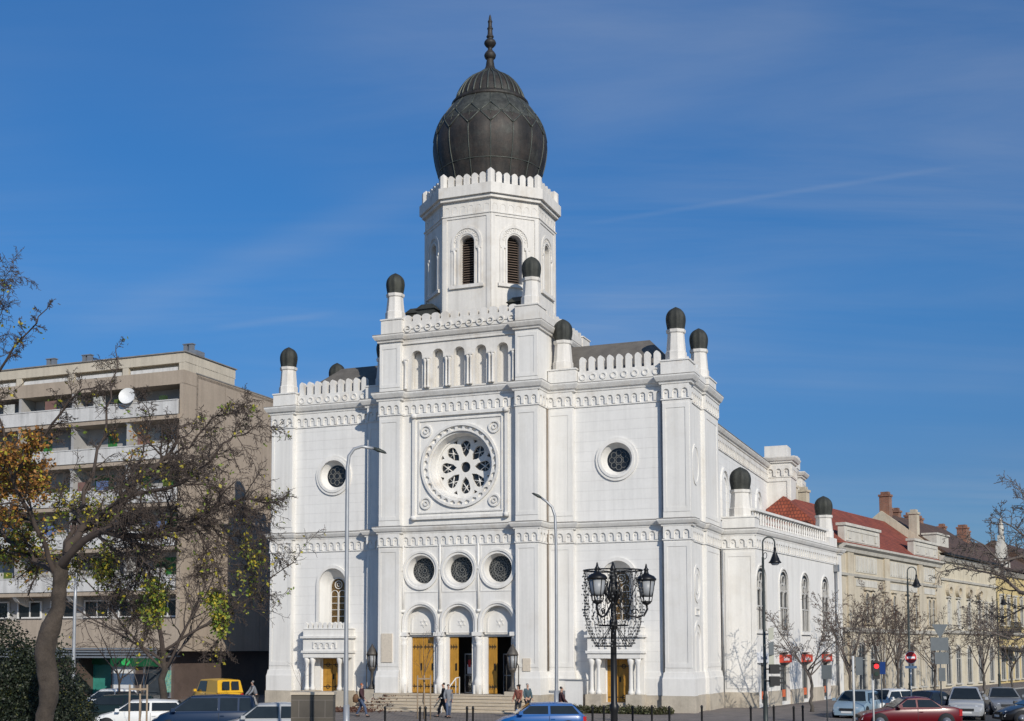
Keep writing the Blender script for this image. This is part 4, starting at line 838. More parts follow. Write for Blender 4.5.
def grow_on(mb, pts, rad, Ln, lvl, R, tips, prm):
    if lvl >= prm['max']: tips.append((pts[-1], pts[1])); tips.append((pts[-2], pts[1])); return
    k = prm['kids'][min(lvl, len(prm['kids']) - 1)]; k = max(2, int(k * R.uniform(.75, 1.25)))
    for i in range(k):
        t = prm['from'][min(lvl, len(prm['from']) - 1)] + (1 - prm['from'][min(lvl, len(prm['from']) - 1)]) * (i + R.uniform(.2, .9)) / k; t = min(t, .985); f = t * (len(pts) - 1); a = int(f); q = pts[a].lerp(pts[min(a + 1, len(pts) - 1)], f - a)
        dd = (pts[min(a + 1, len(pts) - 1)] - pts[a]).normalized(); o = dd.orthogonal().normalized(); o = Matrix.Rotation(R.uniform(0, 2 * pi), 3, dd) @ o; an = radians(R.uniform(*prm['ang']))
        rr = rad[min(a, len(rad) - 1)]
        branch(mb, q, dd * cos(an) + o * sin(an), Ln * R.uniform(*prm['len']) * (1.05 - .45 * t), max(prm['rmin'], rr * R.uniform(.45, .7)), lvl + 1, R, tips, prm)
# --- big tree on the left: limbs laid out by hand, twigs grown on them
R = random.Random(11); ZT = 25.0
def PX(x, y, dz=0): return xyz(x, y, ZT + dz)
big = thing('park_tree', 'old leaning tree at the left with a thick crooked trunk and sparse yellow leaves', 'tree', at(40, ZT, 0))
base = Vector(at(40, ZT, 0))
def loc(p): return p - base
from mathutils import noise as mnoise
def gnarl(o, amt, sc):
    for v in o.data.vertices: n = mnoise.noise_vector(v.co * sc) + mnoise.noise_vector(v.co * sc * 2.7) * .45; v.co += Vector((n.x, n.y, n.z * .3)) * amt
def dense(P3, k):
    C3 = []
    for i in range(len(P3) - 1):
        p = [P3[max(0, i - 1)], P3[i], P3[i + 1], P3[min(len(P3) - 1, i + 2)]]
        for q in range(k): t = q / k; C3.append(.5 * ((2 * p[1]) + (-p[0] + p[2]) * t + (2 * p[0] - 5 * p[1] + 4 * p[2] - p[3]) * t * t + (-p[0] + 3 * p[1] - 3 * p[2] + p[3]) * t ** 3))
    return C3 + [P3[-1]]
tp = [(40, 830, .24), (41, 770, .20), (44, 721, .17), (49, 697, .185), (48.5, 680, .19), (46, 665, .19), (45, 650, .205), (49, 632, .185), (55, 617, .155), (58.5, 605, .14), (59, 590, .14), (60, 575, .145), (61, 562, .12)]
tk = MB(); V3 = dense([Vector((*loc(PX(x, y, 0)), )) for x, y, r in tp], 6); RD3 = [v.x for v in dense([Vector((r, 0, 0)) for x, y, r in tp], 6)]
tk.tube(V3, RD3, 28); big_tr = tk.build('trunk', 'bark', big); gnarl(big_tr, .035, 5.0)
LIMB = [
 ([(60, 578, 0), (70, 545, .2), (84, 528, .5), (110, 512, .8), (128, 490, 1.2), (150, 470, 1.4), (163, 459, 1.5), (176, 444, 1.5), (179, 425, 1.6)], .115, .03),
 ([(60, 565, 0), (85, 540, -.6), (115, 532, -1), (150, 536, -1.2), (190, 522, -1.4), (222, 506, -1.5), (250, 500, -1.6), (272, 503, -1.6)], .10, .012),
 ([(57, 572, 0), (45, 545, -.4), (30, 515, -.8), (15, 480, -1.2), (2, 430, -1.4), (-10, 380, -1.5), (-8, 330, -1.6), (4, 285, -1.6)], .075, .006),
 ([(60, 562, 0), (72, 530, .8), (88, 490, 1.4), (100, 450, 1.8), (108, 410, 2), (114, 372, 2.1), (116, 345, 2.2)], .075, .010),
 ([(56, 572, 0), (35, 560, .6), (10, 540, 1), (-20, 510, 1.4), (-50, 480, 1.8)], .09, .02),
 ([(84, 528, .5), (120, 500, -.4), (165, 488, -1.0), (200, 470, -1.4), (222, 445, -1.6), (245, 434, -1.6), (262, 420, -1.6)], .06, .010),
 ([(110, 512, .8), (150, 515, 1.6), (190, 520, 2.2), (220, 535, 2.6), (245, 560, 2.8), (262, 600, 2.8)], .055, .010),
 ([(163, 459, 1.5), (190, 445, 1.2), (212, 418, 1.0), (232, 410, .9), (250, 402, .8)], .035, .008),
 ([(15, 480, -1.2), (40, 440, -1.8), (70, 400, -2.2), (100, 385, -2.4)], .05, .010),
 ([(-8, 380, -1.5), (15, 345, -2), (35, 325, -2.2), (48, 305, -2.3)], .035, .008),
 ([(2, 430, -1.4), (-15, 400, -.8), (-30, 360, -.4), (-32, 320, 0), (-14, 290, .2), (8, 270, .3)], .03, .004),
 ([(128, 490, 1.2), (140, 450, 2), (150, 420, 2.4), (140, 395, 2.6)], .035, .008)]
prm = dict(seg=.35, wig=.22, up=[0, -.03, -.07, -.08], kids=[40, 12, 6], len=(.28, .52), ang=(25, 78), max=3, rmin=.0042, end=.25)
prm['from'] = [.18, .15, .1]
bm_ = MB(); tips = []
LIMB += [([(110, 512, .8), (135, 545, .2), (150, 590, 0), (146, 640, 0)], .035, .006), ([(190, 522, -1.4), (212, 556, -1.2), (224, 600, -1), (220, 650, -1)], .03, .006), ([(84, 528, .5), (66, 500, 1.4), (40, 478, 2), (10, 470, 2.2)], .04, .008),
 ([(150, 470, 1.4), (175, 480, 2), (215, 490, 2.2), (250, 520, 2.2), (275, 560, 2)], .035, .006), ([(115, 532, -1), (130, 500, -2), (170, 470, -2.4), (205, 462, -2.6)], .03, .006), ([(57, 560, 0), (90, 556, 1.5), (120, 580, 2), (135, 620, 2.2)], .03, .005)]
THIN = {2: .8, 5: .8, 7: .75, 8: .6, 9: .35, 10: .7, 11: .5, 3: .4}
for li_, (pts, r0, r1) in enumerate(LIMB):
    P3 = [loc(PX(*q)) for q in pts]; C3 = []
    for i in range(len(P3) - 1):
        p = [P3[max(0, i - 1)], P3[i], P3[i + 1], P3[min(len(P3) - 1, i + 2)]]
        for k in range(3):
            t = k / 3; C3.append(.5 * ((2 * p[1]) + (-p[0] + p[2]) * t + (2 * p[0] - 5 * p[1] + 4 * p[2] - p[3]) * t * t + (-p[0] + 3 * p[1] - 3 * p[2] + p[3]) * t ** 3) + Vector((R.gauss(0, .03), R.gauss(0, .03), R.gauss(0, .03))))
    C3.append(P3[-1]); n = len(C3); rad = [(r0 + (r1 - r0) * (i / (n - 1)) ** .8) * (.82 if r0 < .1 else .9) for i in range(n)]
    bm_.tube(C3, rad, 7, cap=False); Ln = sum((C3[i + 1] - C3[i]).length for i in range(n - 1)); dk = THIN.get(li_, 1.0); grow_on(bm_, C3, rad, min(Ln * .62, 2.6) * (dk ** .4), 0, R, tips, dict(prm, kids=[int(prm['kids'][0] * dk)] + prm['kids'][1:]))
bm_.build('branches', 'twig', big)
PATCH = [(12, 470, 40, 55, .40, (1, 1, 1, 0)), (20, 545, 45, 40, .34, (0, 0, 2, 1)), (75, 505, 45, 28, .12, (0, 2, 0)), (60, 560, 30, 30, .22, (0, 0, 2)), (100, 560, 14, 28, .30, (2, 0)), (128, 440, 22, 22, .10, (0, 1)), (155, 600, 16, 28, .32, (2, 0, 2)), (212, 612, 18, 26, .28, (2, 2, 0)), (250, 570, 20, 40, .06, (2, 0))]
lp = []; li = []; ls = []
for p, q in tips:
    w = p + base; px = CX + F * w.x / w.y; py = HZ - F * (w.z - EYE) / w.y
    best = None
    for (qx, qy, rx, ry, dn, pal) in PATCH:
        e = ((px - qx) / rx) ** 2 + ((py - qy) / ry) ** 2
        if e < 1: best = (dn * (1.15 - e), pal); break
    if best is None: best = (.006, (0, 2))
    if R.random() > best[0]: continue
    for _ in range(R.randint(2, 5)):
        lp.append(p + Vector((R.gauss(0, .05), R.gauss(0, .05), R.gauss(-.03, .06)))); li.append(R.choice(best[1])); ls.append(R.uniform(.045, .095))
leafobj('leaves', lp, ['leaf_yellow', 'leaf_orange', 'leaf_green'], li, ls, big, R)
# --- generic bare tree
def bare(name, label, loc_, H, r, seed, prm2, cat='tree', group=None, bark='bark_grey', twig='twig_grey', leaves=None, trunk_f=.34):
    R = random.Random(seed); t = thing(name, label, cat, loc_, 0, group); tk = MB(); tips = []; pts = [Vector((0, 0, -.05))]; rad = [r * 1.25]; n = 8; tH = H * trunk_f
    for i in range(n): pts.append(Vector((R.gauss(0, .018 * H * .5), R.gauss(0, .018 * H * .5), tH * (i + 1) / n))); rad.append(r * (1 - .3 * (i + 1) / n))
    tk.tube(pts, rad, 9); tk.build('trunk', bark, t); b = MB(); nl = prm2['limbs']
    for i in range(nl):
        a = 2 * pi * (i + R.uniform(-.3, .3)) / nl; el = radians(R.uniform(*prm2['elev'])); q = pts[-1 - (i % 3)]
        branch(b, q, Vector((cos(a) * cos(el), sin(a) * cos(el), sin(el))), H * (1 - trunk_f) * R.uniform(.75, 1.0) / (1 if i else .95), r * prm2.get('thin', .55), 0, R, tips, prm2)
    b.build('branches', twig, t)
    if leaves:
        lp = []; li = []; ls = []
        for p, q in tips:
            if R.random() < leaves[1]: lp.append(p); li.append(R.randrange(len(leaves[0]))); ls.append(R.uniform(*leaves[2]))
        leafobj('leaves', lp, leaves[0], li, ls, t, R)
    return t
pb = dict(seg=.5, wig=.14, up=[.05, .02, .0], kids=[7, 5, 4], len=(.35, .55), ang=(25, 60), max=3, rmin=.008, end=.25, limbs=6, elev=(35, 75)); pb['from'] = [.25, .2, .15]
pw = dict(pb); pw.update(up=[.04, -.02, -.05], elev=(25, 70), limbs=9, kids=[9, 6, 4], rmin=.009); pw['thin'] = .36
bare('park_tree', 'bare slender-trunked tree in front of the apartment block, left of the yellow van', at(162, 58), 10.5, .2, 21, pw, bark='bark', twig='twig', leaves=(['leaf_green', 'leaf_yellow'], .05, (.1, .2)), trunk_f=.33)
bare('park_tree', 'thin bare tree behind the parked white car, beside the apartment shops', at(118, 66), 6.5, .07, 23, dict(pb, kids=[5, 4, 3]), bark='bark', twig='twig')
ST = 'young street trees along the side street'
pS = dict(pb, kids=[8, 6, 4], len=(.32, .5), limbs=8, elev=(35, 75), rmin=.010)
pS['thin'] = .4
s0 = bare('street_tree', 'bare young street tree in front of the white side wing with red awnings', at(812, 70, PZ), 6.6, .10, 31, pS, group=ST, leaves=(['dry_leaf'], .05, (.07, .12)))
s1 = bare('street_tree', 'bare young tree with dry brown leaves in front of the weathered beige house corner', at(851, 76, PZ), 6.9, .11, 37, pS, group=ST, leaves=(['dry_leaf'], .18, (.07, .13)))
for px, Z, rz, sc_, src, lb in ((884, 82, 1.1, 1.0, s1, 'dry-leaved street tree behind the red pedestrian light'), (898, 88, 2.3, 1.06, s1, 'dry-leaved street tree left of the no-entry sign'), (936, 94, .6, 1.0, s0, 'bare street tree behind the grey sign backs'), (984, 86, 2.0, .95, s1, 'street tree behind the silver cars, in front of the cream house'), (1012, 100, 3.0, 1.0, s0, 'farthest bare street tree by the yellow house')):
    dup(src, at(px, Z, PZ), rz, lb, ST, sc_)
# saplings
sp_ = dict(pb, kids=[4, 3], max=2, limbs=4, elev=(60, 82), rmin=.006, len=(.3, .5))
sA = bare('sapling', 'bare thin sapling between wooden stakes in front of the left ochre portal', at(424, 63, PZ), 5.0, .03, 41, sp_, cat='sapling', trunk_f=.45)
dup(sA, at(301, 72, PZ), 1.7, 'bare thin sapling against the white wall left of the small ochre door', sc=.62)
dup(sA, at(139, 47, 0), 2.2, 'bare sapling tied to stakes in front of the white hatchback', sc=.85)
mat('stake', (.33, .25, .17), .85, .25, 4)
for px, Z, lb in ((424, 62.8, 'wooden tree stakes round the sapling before the portal steps'), (138, 46.5, 'wooden tree stakes round the sapling by the white hatchback')):
    t = thing('tree_stakes', lb, 'tree stakes', at(px, Z, 0))
    for q in (-.32, .0, .32):
        s_ = MB(); s_.tube([(q, .25 * (q == 0) - .1, 0), (q, .25 * (q == 0) - .1, 2.25)], .035, 7); s_.build('stake', 'stake', t)
    s_ = MB(); s_.box(-.34, .34, -.13, -.07, 2.05, 2.12); s_.build('crossbar', 'stake', t)
# tree at the right edge, trunk out of frame
R = random.Random(77); ZR = 33.0; base = Vector(at(1085, ZR, 0)); rt = thing('park_tree', 'bare dark tree whose crooked branches reach in from the right edge', 'tree', base)
def PR(x, y, dz=0): return xyz(x, y, ZR + dz) - base
tk = MB(); tk.tube([PR(1085, 770), PR(1082, 700), PR(1078, 640), PR(1070, 600)], [.24, .2, .18, .16], 10); tk.build('trunk', 'bark', rt); b = MB(); tips = []
prR = dict(prm, kids=[18, 7, 4], rmin=.0065, len=(.3, .5), up=[.02, 0, -.02]); prR['from'] = [.2, .1, .1]
for pts, r0, r1 in (([(1072, 610, 0), (1045, 598, .3), (1020, 592, .5), (1000, 575, .7), (985, 572, .8), (960, 568, 1), (940, 572, 1.2)], .09, .012), ([(1072, 610, 0), (1050, 580, -.4), (1022, 556, -.8), (1000, 562, -1), (984, 545, -1.2), (965, 535, -1.3)], .08, .01),
                    ([(1070, 600, 0), (1055, 560, .4), (1040, 530, .8), (1028, 505, 1), (1015, 480, 1.2)], .08, .01), ([(1072, 615, 0), (1040, 630, -.5), (1015, 640, -.9), (990, 632, -1.2), (970, 620, -1.4)], .05, .008), ([(1045, 598, .3), (1020, 610, .9), (1000, 620, 1.3), (975, 600, 1.6)], .04, .008), ([(1050, 580, -.4), (1030, 540, -1), (1010, 525, -1.4), (990, 515, -1.6)], .045, .008)):
    C3 = [PR(*q) for q in pts]; n = len(C3); rad = [.75 * (r0 + (r1 - r0) * i / (n - 1)) for i in range(n)]; b.tube(C3, rad, 6, cap=False); Ln = sum((C3[i + 1] - C3[i]).length for i in range(n - 1)); grow_on(b, C3, rad, Ln * .6, 0, R, tips, prR)
b.build('branches', 'twig_grey', rt)
# evergreens, bottom left; low hedge; leaf litter
def shrub(name, label, cat, c, blobs, n, size, mats, wts, seed, group=None):
    R = random.Random(seed); t = thing(name, label, cat, c, 0, group); lp = []; li = []; ls = []
    for _ in range(n):
        bx, by, bz, rx, ry, rz_ = R.choice(blobs); d = Vector((R.gauss(0, 1), R.gauss(0, 1), R.gauss(0, 1))).normalized(); rad = R.uniform(.35, 1) ** .5 * (1 + .16 * sin(7 * d.x + 3 * d.z + seed) * cos(6 * d.y))
        p = Vector((bx + d.x * rx * rad, by + d.y * ry * rad, bz + d.z * rz_ * rad))
        if p.z < .02: p.z = R.uniform(.02, .2)
        lp.append(p); li.append(R.choices(range(len(mats)), wts)[0]); ls.append(size * R.uniform(.6, 1.3))
    leafobj('foliage', lp, mats, li, ls, t, R); b = MB()
    for bx, by, bz, rx, ry, rz_ in blobs: b.tube([(bx * .3, by * .3, 0), (bx * .7, by * .7, bz * .6), (bx, by, bz + rz_ * .4)], [.07, .05, .02], 6)
    b.build('stems', 'twig', t); return t
shrub('yew_bush', 'tall dark green yew bush at the lower left corner', 'bush', at(6, 27), [(0, 0, 1.6, 1.2, 1.2, 1.6), (-.5, .2, 3.1, 1.0, 1.0, 1.3), (.6, .3, 2.4, 1.0, 1.0, 1.4), (-1.2, 0, 2.2, 1.2, 1.1, 2.0)], 42000, .06, ['yew', 'yew_light'], [12, 1], 3)
shrub('yew_bush', 'lower dark bush right of the crooked trunk with a few yellow sprigs', 'bush', at(60, 29), [(0, 0, 1.2, .8, .9, 1.2), (.1, .2, 1.9, .6, .8, .8), (-.5, 0, 2.3, .5, .6, 1.0)], 26000, .06, ['yew', 'yew_light', 'leaf_yellow'], [14, 2, 1], 4)
hb = []
q0 = bw(7.0, -1.35); 
for i in range(14): hb.append(((i - 6.5) * .5, R.uniform(-.2, .2), .12, .45, .5, .25 + .14 * R.random()))
t_ = shrub('hedge', 'low straggly green hedge at the foot of the right front wall', 'hedge', bw(9.0, -2.0, PZ), hb, 6000, .11, ['hedge', 'yew_light'], [5, 1], 5); t_.rotation_euler.z = -AX
lp = []; li = []; ls = []; R = random.Random(9)
lt = MB(); vs = []; fs = []
for _ in range(1700):
    a = R.gauss(-4.9, 1.0); y = R.uniform(-6.4, -2.7); z = PZ
    if -4.0 - max(0, -2.8 - y) * .8 < a: z = max(PZ, 1 - max(0, math.ceil((-2.75 - y) / .34)) / 6)
    p = bw(a, y, z + .01 + abs(R.gauss(0, .03))); leaf(vs, fs, p, R.uniform(.08, .17), R)
me = bpy.data.meshes.new('leaf_litter'); me.from_pydata(vs, [], fs); me.materials.append(MATS['dry_leaf']); o = bpy.data.objects.new('leaf_litter', me); COL.objects.link(o); tag(o, 'scattered dry brown leaves on the pavement left of the steps', 'leaves', None, 'stuff')
# ================================================================ street lamps, masts, signs, bollards
mat('cast', (.014, .014, .015), .42, .3, 5, metal=.3); mat('lamp_glass', (.30, .31, .32), .45, .15, 5); mat('green_iron', (.05, .06, .055), .5, .25, 4, metal=.3)
# --- ornate two-armed lamp with the unlit light garland
ZL = 27.0; lx, ly, _ = at(615, ZL)
lamp = thing('street_lamp', 'ornate black cast iron lamp post with two lanterns and an unlit fairy light garland', 'street lamp', (lx, ly, 0))
m = MB(); m.lathe([(.26, 0), (.26, .12), (.2, .18), (.17, .5), (.19, .55), (.13, .7), (.11, 1.1), (.14, 1.2), (.09, 1.35), (.075, 2.2), (.1, 2.25), (.1, 2.35), (.07, 2.4), (.062, 4.0), (.09, 4.05), (.09, 4.15), (.06, 4.2), (.055, 4.65), (.11, 4.72), (.13, 4.82), (.08, 4.95), (.06, 5.0), (.09, 5.08), (.05, 5.2), (.07, 5.25), (.01, 5.42)], 16); m.build('post', 'cast', lamp)
for k in range(6):
    a = k * pi / 3; m = MB(); m.tube([(.06 * cos(a), .06 * sin(a), 4.55), (.17 * cos(a), .17 * sin(a), 4.75), (.12 * cos(a), .12 * sin(a), 5.0)], [.02, .03, .012], 6); m.build('acanthus', 'cast', lamp)
for sg, yaw in ((-1, .98), (1, -.1)):
    T = Matrix.Translation((0, 0, 1.20)) @ Matrix.Rotation(yaw if sg > 0 else pi + yaw, 4, 'Z') @ Matrix.Translation((0, 0, .22)) @ Matrix.Diagonal((.82, .82, .68, 1)); ax = .86
    m = MB(); m.T = T
    m.tube([(.04, 0, 4.62), (.2, 0, 4.42), (.42, 0, 4.18), (.62, 0, 4.12), (.8, 0, 4.2), (.88, 0, 4.38), (.86, 0, 4.52)], [.035, .032, .03, .03, .03, .028, .03], 8)
    for c, r0, z0 in ((.3, .13, 4.62), (.55, .1, 4.3)): m.tube([(c + r0 * (1 - i / 22) * cos(i * .42), 0, z0 + r0 * (1 - i / 22) * sin(i * .42)) for i in range(18)], .018, 6)
    m.tube([(.05, 0, 4.75), (.16, 0, 4.95), (.24, 0, 4.85), (.22, 0, 4.68)], .018, 6); m.build('arm', 'cast', lamp)
    px, py = ax, 0; m = MB(); m.T = T
    m.lathe([(.03, 4.5), (.09, 4.54), (.12, 4.57), (.12, 4.6), (.1, 4.63)], 12, px, py); m.lathe([(.21, 5.27), (.26, 5.28), (.265, 5.33), (.2, 5.42), (.1, 5.47), (.07, 5.5), (.05, 5.58), (.07, 5.62), (.035, 5.68), (.02, 5.78), (.0, 5.82)], 16, px, py)
    for k in range(6): a = k * pi / 3; m.tube([(px + .13 * cos(a), py + .13 * sin(a), 4.6), (px + .225 * cos(a), py + .225 * sin(a), 5.28)], .012, 5)
    for z, r in ((4.78, .158), (4.62, .135)): m.tube([(px + r * cos(2 * pi * i / 24), py + r * sin(2 * pi * i / 24), z) for i in range(25)], .012, 5)
    ln = m.build('lantern', 'cast', lamp); g = MB(); g.T = T; g.lathe([(.145, 4.8), (.175, 4.95), (.21, 5.27)], 18, px, py); g.build('glass', 'lamp_glass', ln)
RR = random.Random(3)
ga = thing('light_garland', 'wire chandelier of unlit fairy lights hung around the ornate lamp post', 'light garland', (lx, ly, 4.05))
def hoop(z, r, t=.012, rx=1): m = MB(); m.tube([(r * cos(2 * pi * i / 40), r * sin(2 * pi * i / 40), z) for i in range(41)], t, 5); return m
for z, r in ((1.18, .62), (.0, .30), (-.44, .38)): hoop(z, r, .016).build('hoop', 'cast', ga)
m = MB(); bulbs = MB()
for k in range(36):
    a = 2 * pi * k / 36 + RR.uniform(-.06, .06); r = .62; pts = []
    for i in range(26):
        t = i / 25; z = 1.18 - 1.62 * t; rr = r if t < .55 else r - .24 * ((t - .55) / .45) ** 1.8
        pts.append((rr * cos(a) + RR.gauss(0, .012), rr * sin(a) + RR.gauss(0, .012), z))
        for _ in range(1):
            if RR.random() < .75: q = pts[-1]; s = RR.uniform(.016, .028); bulbs.lathe([(0, q[2] - s), (s * .8, q[2]), (0, q[2] + s)], 5, q[0] + RR.gauss(0, .02), q[1] + RR.gauss(0, .02), cap=False)
    m.tube(pts, .0045, 3, cap=False)
for k in range(8): a = 2 * pi * k / 8; m.tube([(.62 * cos(a), .62 * sin(a), 1.18), (.05 * cos(a), .05 * sin(a), 1.15)], .008, 4); m.tube([(.38 * cos(a), .38 * sin(a), -.44), (.06 * cos(a), .06 * sin(a), 0)], .008, 4); m.tube([(.30 * cos(a), .30 * sin(a), 0), (.42 * cos(a + .3), .42 * sin(a + .3), .6), (.62 * cos(a), .62 * sin(a), 1.18)], .007, 4)
m.build('wire', 'cast', ga); bulbs.build('bulbs', mat('bulb_dark', (.10, .10, .10), .3, .5, 20), ga)['kind'] = 'stuff'
# --- slender grey masts
def mast(name, label, px, Z, pts, hd, r0=.1):
    x, y, _ = at(px, Z); t = thing(name, label, 'street light', (x, y, 0)); n = len(pts); m = MB(); P = [tuple(xyz(a, b, Z) - Vector((x, y, 0))) for a, b in pts]; P[0] = (0, 0, 0)
    m.tube([(0, 0, 0), (0, 0, 1.8)], r0 * 1.15, 12); m.tube(P, [r0, r0 * .9] + [r0 * (.75 - .3 * i / n) for i in range(n - 2)], 10); m.build('mast', 'mast', t); q = Vector(P[-1]); d = (q - Vector(P[-2])).normalized(); m = MB()
    m.T = Matrix.Translation(q) @ (d + Vector((0, 0, -.18))).to_track_quat('X', 'Z').to_matrix().to_4x4() @ Matrix.Scale(.62, 4)
    m.add([(-.1, -.06, -.05), (.2, -.14, -.09), (.62, -.12, -.06), (.72, 0, -.03), (.62, .12, -.06), (.2, .14, -.09), (-.1, .06, -.05), (-.1, -.05, .05), (.25, -.1, .1), (.6, -.07, .05), (.6, .07, .05), (.25, .1, .1), (-.1, .05, .05)], [(0, 1, 8, 7), (1, 2, 9, 8), (2, 3, 9), (3, 4, 10), (9, 3, 10), (4, 5, 11, 10), (5, 6, 12, 11), (7, 8, 11, 12), (8, 9, 10, 11), (0, 7, 12, 6), (0, 6, 5, 4, 3, 2, 1)], True)
    m.build('lamp_head', 'green_iron' if hd else 'zinc', t); return t
mast('street_light', 'tall grey street light mast left of the portals, its dark head reaching right', 346, 40, [(346, 760), (346, 690), (346.5, 600), (347, 520), (347.5, 468), (349, 456), (354, 449), (362, 446.5), (374, 448.5)], True, .085)
mast('street_light', 'grey street light mast behind the blue hatchback, its head reaching left', 556.5, 53.5, [(556.5, 735), (556.5, 700), (556.5, 620), (556, 540), (555, 516), (552, 507), (547, 502), (541, 497.5)], True, .085)
m = MB(); m.box(-.22, .0, -.05, .05, 2.2, 4.5); one('banner_board', m, 'zinc', 'narrow grey board strapped to the mast behind the blue hatchback', 'board', None, tuple(xyz(566, 690, 53.3) * 1)[:2] + (0,)) if False else None
mast('street_light', 'thin pale pole behind the crooked tree at the left, in front of the apartment block', 75, 45, [(73, 730), (73, 690), (74, 640), (75, 600), (76, 580)], False, .08)
# --- shepherd's crook lamps along the side street
def crook(px, Z, ytop, label):
    x, y, _ = at(px, Z); t = thing('crook_lamp', label, 'street lamp', (x, y, 0), 0, "bell lamps on shepherd's crook poles along the side street"); H = zat(ytop, Z); m = MB()
    m.lathe([(.16, 0), (.16, .5), (.1, .6), (.09, 1.6), (.11, 1.65), (.065, 1.8), (.05, H - .8)], 12); P = [(0, 0, H - .9)] + [(.24 - .24 * cos(a), 0, H - .25 + .25 * sin(a)) for a in [pi * i / 10 for i in range(11)]] + [(.48, 0, H - .45)]
    m.tube(P, .03, 8); m.tube([(.02 + .1 * (1 - cos(i * .5)) * (1 - i / 20), 0, H - .75 + .13 * sin(i * .5)) for i in range(14)], .014, 6); m.build('pole', 'green_iron', t); m = MB(); m.lathe([(.05, H - .42), (.06, H - .6), (.11, H - .72), (.2, H - .95), (.26, H - 1.02), (.24, H - 1.04)], 16, .48, 0); b = m.build('bell_shade', 'cast', t); m = MB(); m.lathe([(.12, H - 1.12), (.19, H - 1.04)], 12, .48, 0); m.build('bulb_glass', 'lamp_glass', b)
crook(766, 50, 537, 'tall dark bell lamp with a curled top in front of the white side wing'); crook(911, 68, 567, 'bell lamp on a curled pole in front of the weathered beige house'); crook(1000, 92, 590, 'farthest bell lamp on a curled pole, by the cream house')
# --- old bronze lanterns beside the steps
for s, lb in ((-5.55, 'old dark lantern on a pedestal against the tower, left of the portals'), (3.62, 'old dark lantern on a pedestal at the right end of the portal steps')):
    sv = -1.15 if s < 0 else -2.0; t = thing('pedestal_lantern', lb, 'lantern', bw(s, sv, PZ), -AX); m = MB(); m.box(-.42, .42, -.4, .4, 0, .9); m.box(-.36, .36, -.34, .34, .9, 1.1); m.build('pedestal', 'plinth', t)
    m = MB(); m.lathe([(.3, 1.1), (.22, 1.25), (.1, 1.4), (.09, 2.1), (.2, 2.25), (.24, 2.4)], 8); 
    for k in range(8): a = k * pi / 4; m.tube([(.24 * cos(a), .24 * sin(a), 2.4), (.3 * cos(a), .3 * sin(a), 3.1)], .025, 5)
    for sx in (-.36, .36): m.tube([(sx, 0, 1.1), (sx, 0, 2.5), (sx * .7, 0, 2.7)], .03, 6)
    m.lathe([(.36, 3.1), (.34, 3.2), (.2, 3.45), (.1, 3.6), (.02, 3.75)], 8); ln = m.build('lantern', 'bronze', t); m = MB(); m.lathe([(.22, 2.42), (.28, 3.1)], 8); m.build('glass', 'lamp_glass', ln)
# --- bollards
BG = 'dark iron bollards along the pavement edge'; m = MB(); m.lathe([(.05, 0), (.05, .66), (.065, .68), (.065, .72), (.045, .77), (.0, .8)], 10); bo = None
BL = [385, 420, 425.5, 467, 473, 592.6, 604, 632.7, 652, 669.5, 702, 751, 774, 794, 803]
for i, px in enumerate(BL):
    Z = 59.2 if px < 540 else (59.6 if i % 2 else 60.4); x, y, _ = at(px, Z)
    if bo is None: bo = one('bollard', m, 'iron', 'thin dark iron bollard, one of the row along the pavement edge', 'bollard', BG, (x, y, PZ), smooth=True, sharp=40); b_ = bo
    else: b_ = bo.copy(); COL.objects.link(b_); b_.location = (x, y, PZ)
# --- stone pillar block at the left
m = MB(); m.box(-.72, .02, -.4, .4, 0, 1.97); m.box(.03, .72, -.39, .4, 0, 1.97); tile_mat('granite', (.10, .085, .065), (.075, .066, .055), .9, .6, (.16, .14, .12), msize=.012)
st_ = thing('stone_block', 'squat brown stone block with a pale capstone in front of the left wing', 'stone block', at(313, 44)); o = m.build('block', 'granite', st_); boxuv(o); m = MB(); m.box(-.76, .76, -.44, .44, 1.98, 2.07); m.build('capstone', 'step_stone', st_)
# --- white memorial slab and low wall panels by the right wing
t = thing('information_board', 'white panel with a dark top edge leaning by the right front wall', 'panel', bw(6.9, -1.1, PZ), -AX); m = MB(); m.box(-.5, .5, -.03, .03, .15, 1.7); m.build('panel', 'plaster', t); m = MB(); m.box(-.85, .85, -.06, .06, 1.7, 1.78); m.build('top_edge', 'zinc', t); m = MB(); m.box(-.6, -.5, -.04, .04, 0, .2); m.box(.5, .6, -.04, .04, 0, .2); m.build('feet', 'zinc', t)
# --- signs
mat('sign_red', (.50, .018, .022), .4, .1); mat('sign_back', (.11, .125, .135), .5, .15, 3, metal=.3); mat('sign_blue', (.015, .05, .20), .4, .1); mat('pole_white', (.62, .62, .60), .5, .15, 3, streak=.2)
def pole(par, h, r=.035, m='pole_white'): q = MB(); q.tube([(0, 0, 0), (0, 0, h)], r, 8); return q.build('pole', m, par)
Z = 64; t = thing('road_sign', 'round red no-entry sign with a white bar on a pale pole', 'road sign', at(912, Z), .05); zc = zat(657.5, Z); pole(t, zc + .3); m = MB(); m.plate(circ(0, zc, .3, 32), [], -.06, -.045); d = m.build('disc', 'sign_red', t); m = MB(); m.box(-.21, .21, -.066, -.0605, zc - .05, zc + .05); m.build('white_bar', 'sign_white', d)
m = MB(); m.frame(circ(0, zc, .315, 32), circ(0, zc, .295, 32), -.062, -.04); m.build('rim', 'sign_white', d)
m = MB(); m.box(-.3, .3, -.06, -.045, zc - .55, zc - .42); m.build('plate', 'sign_white', t)
Z = 62; t = thing('road_sign', 'grey backs of a triangular and two square road signs stacked on one pole', 'road sign', at(942, Z), .1); zc = zat(630, Z); pole(t, zc + .2, .035, 'sign_back')
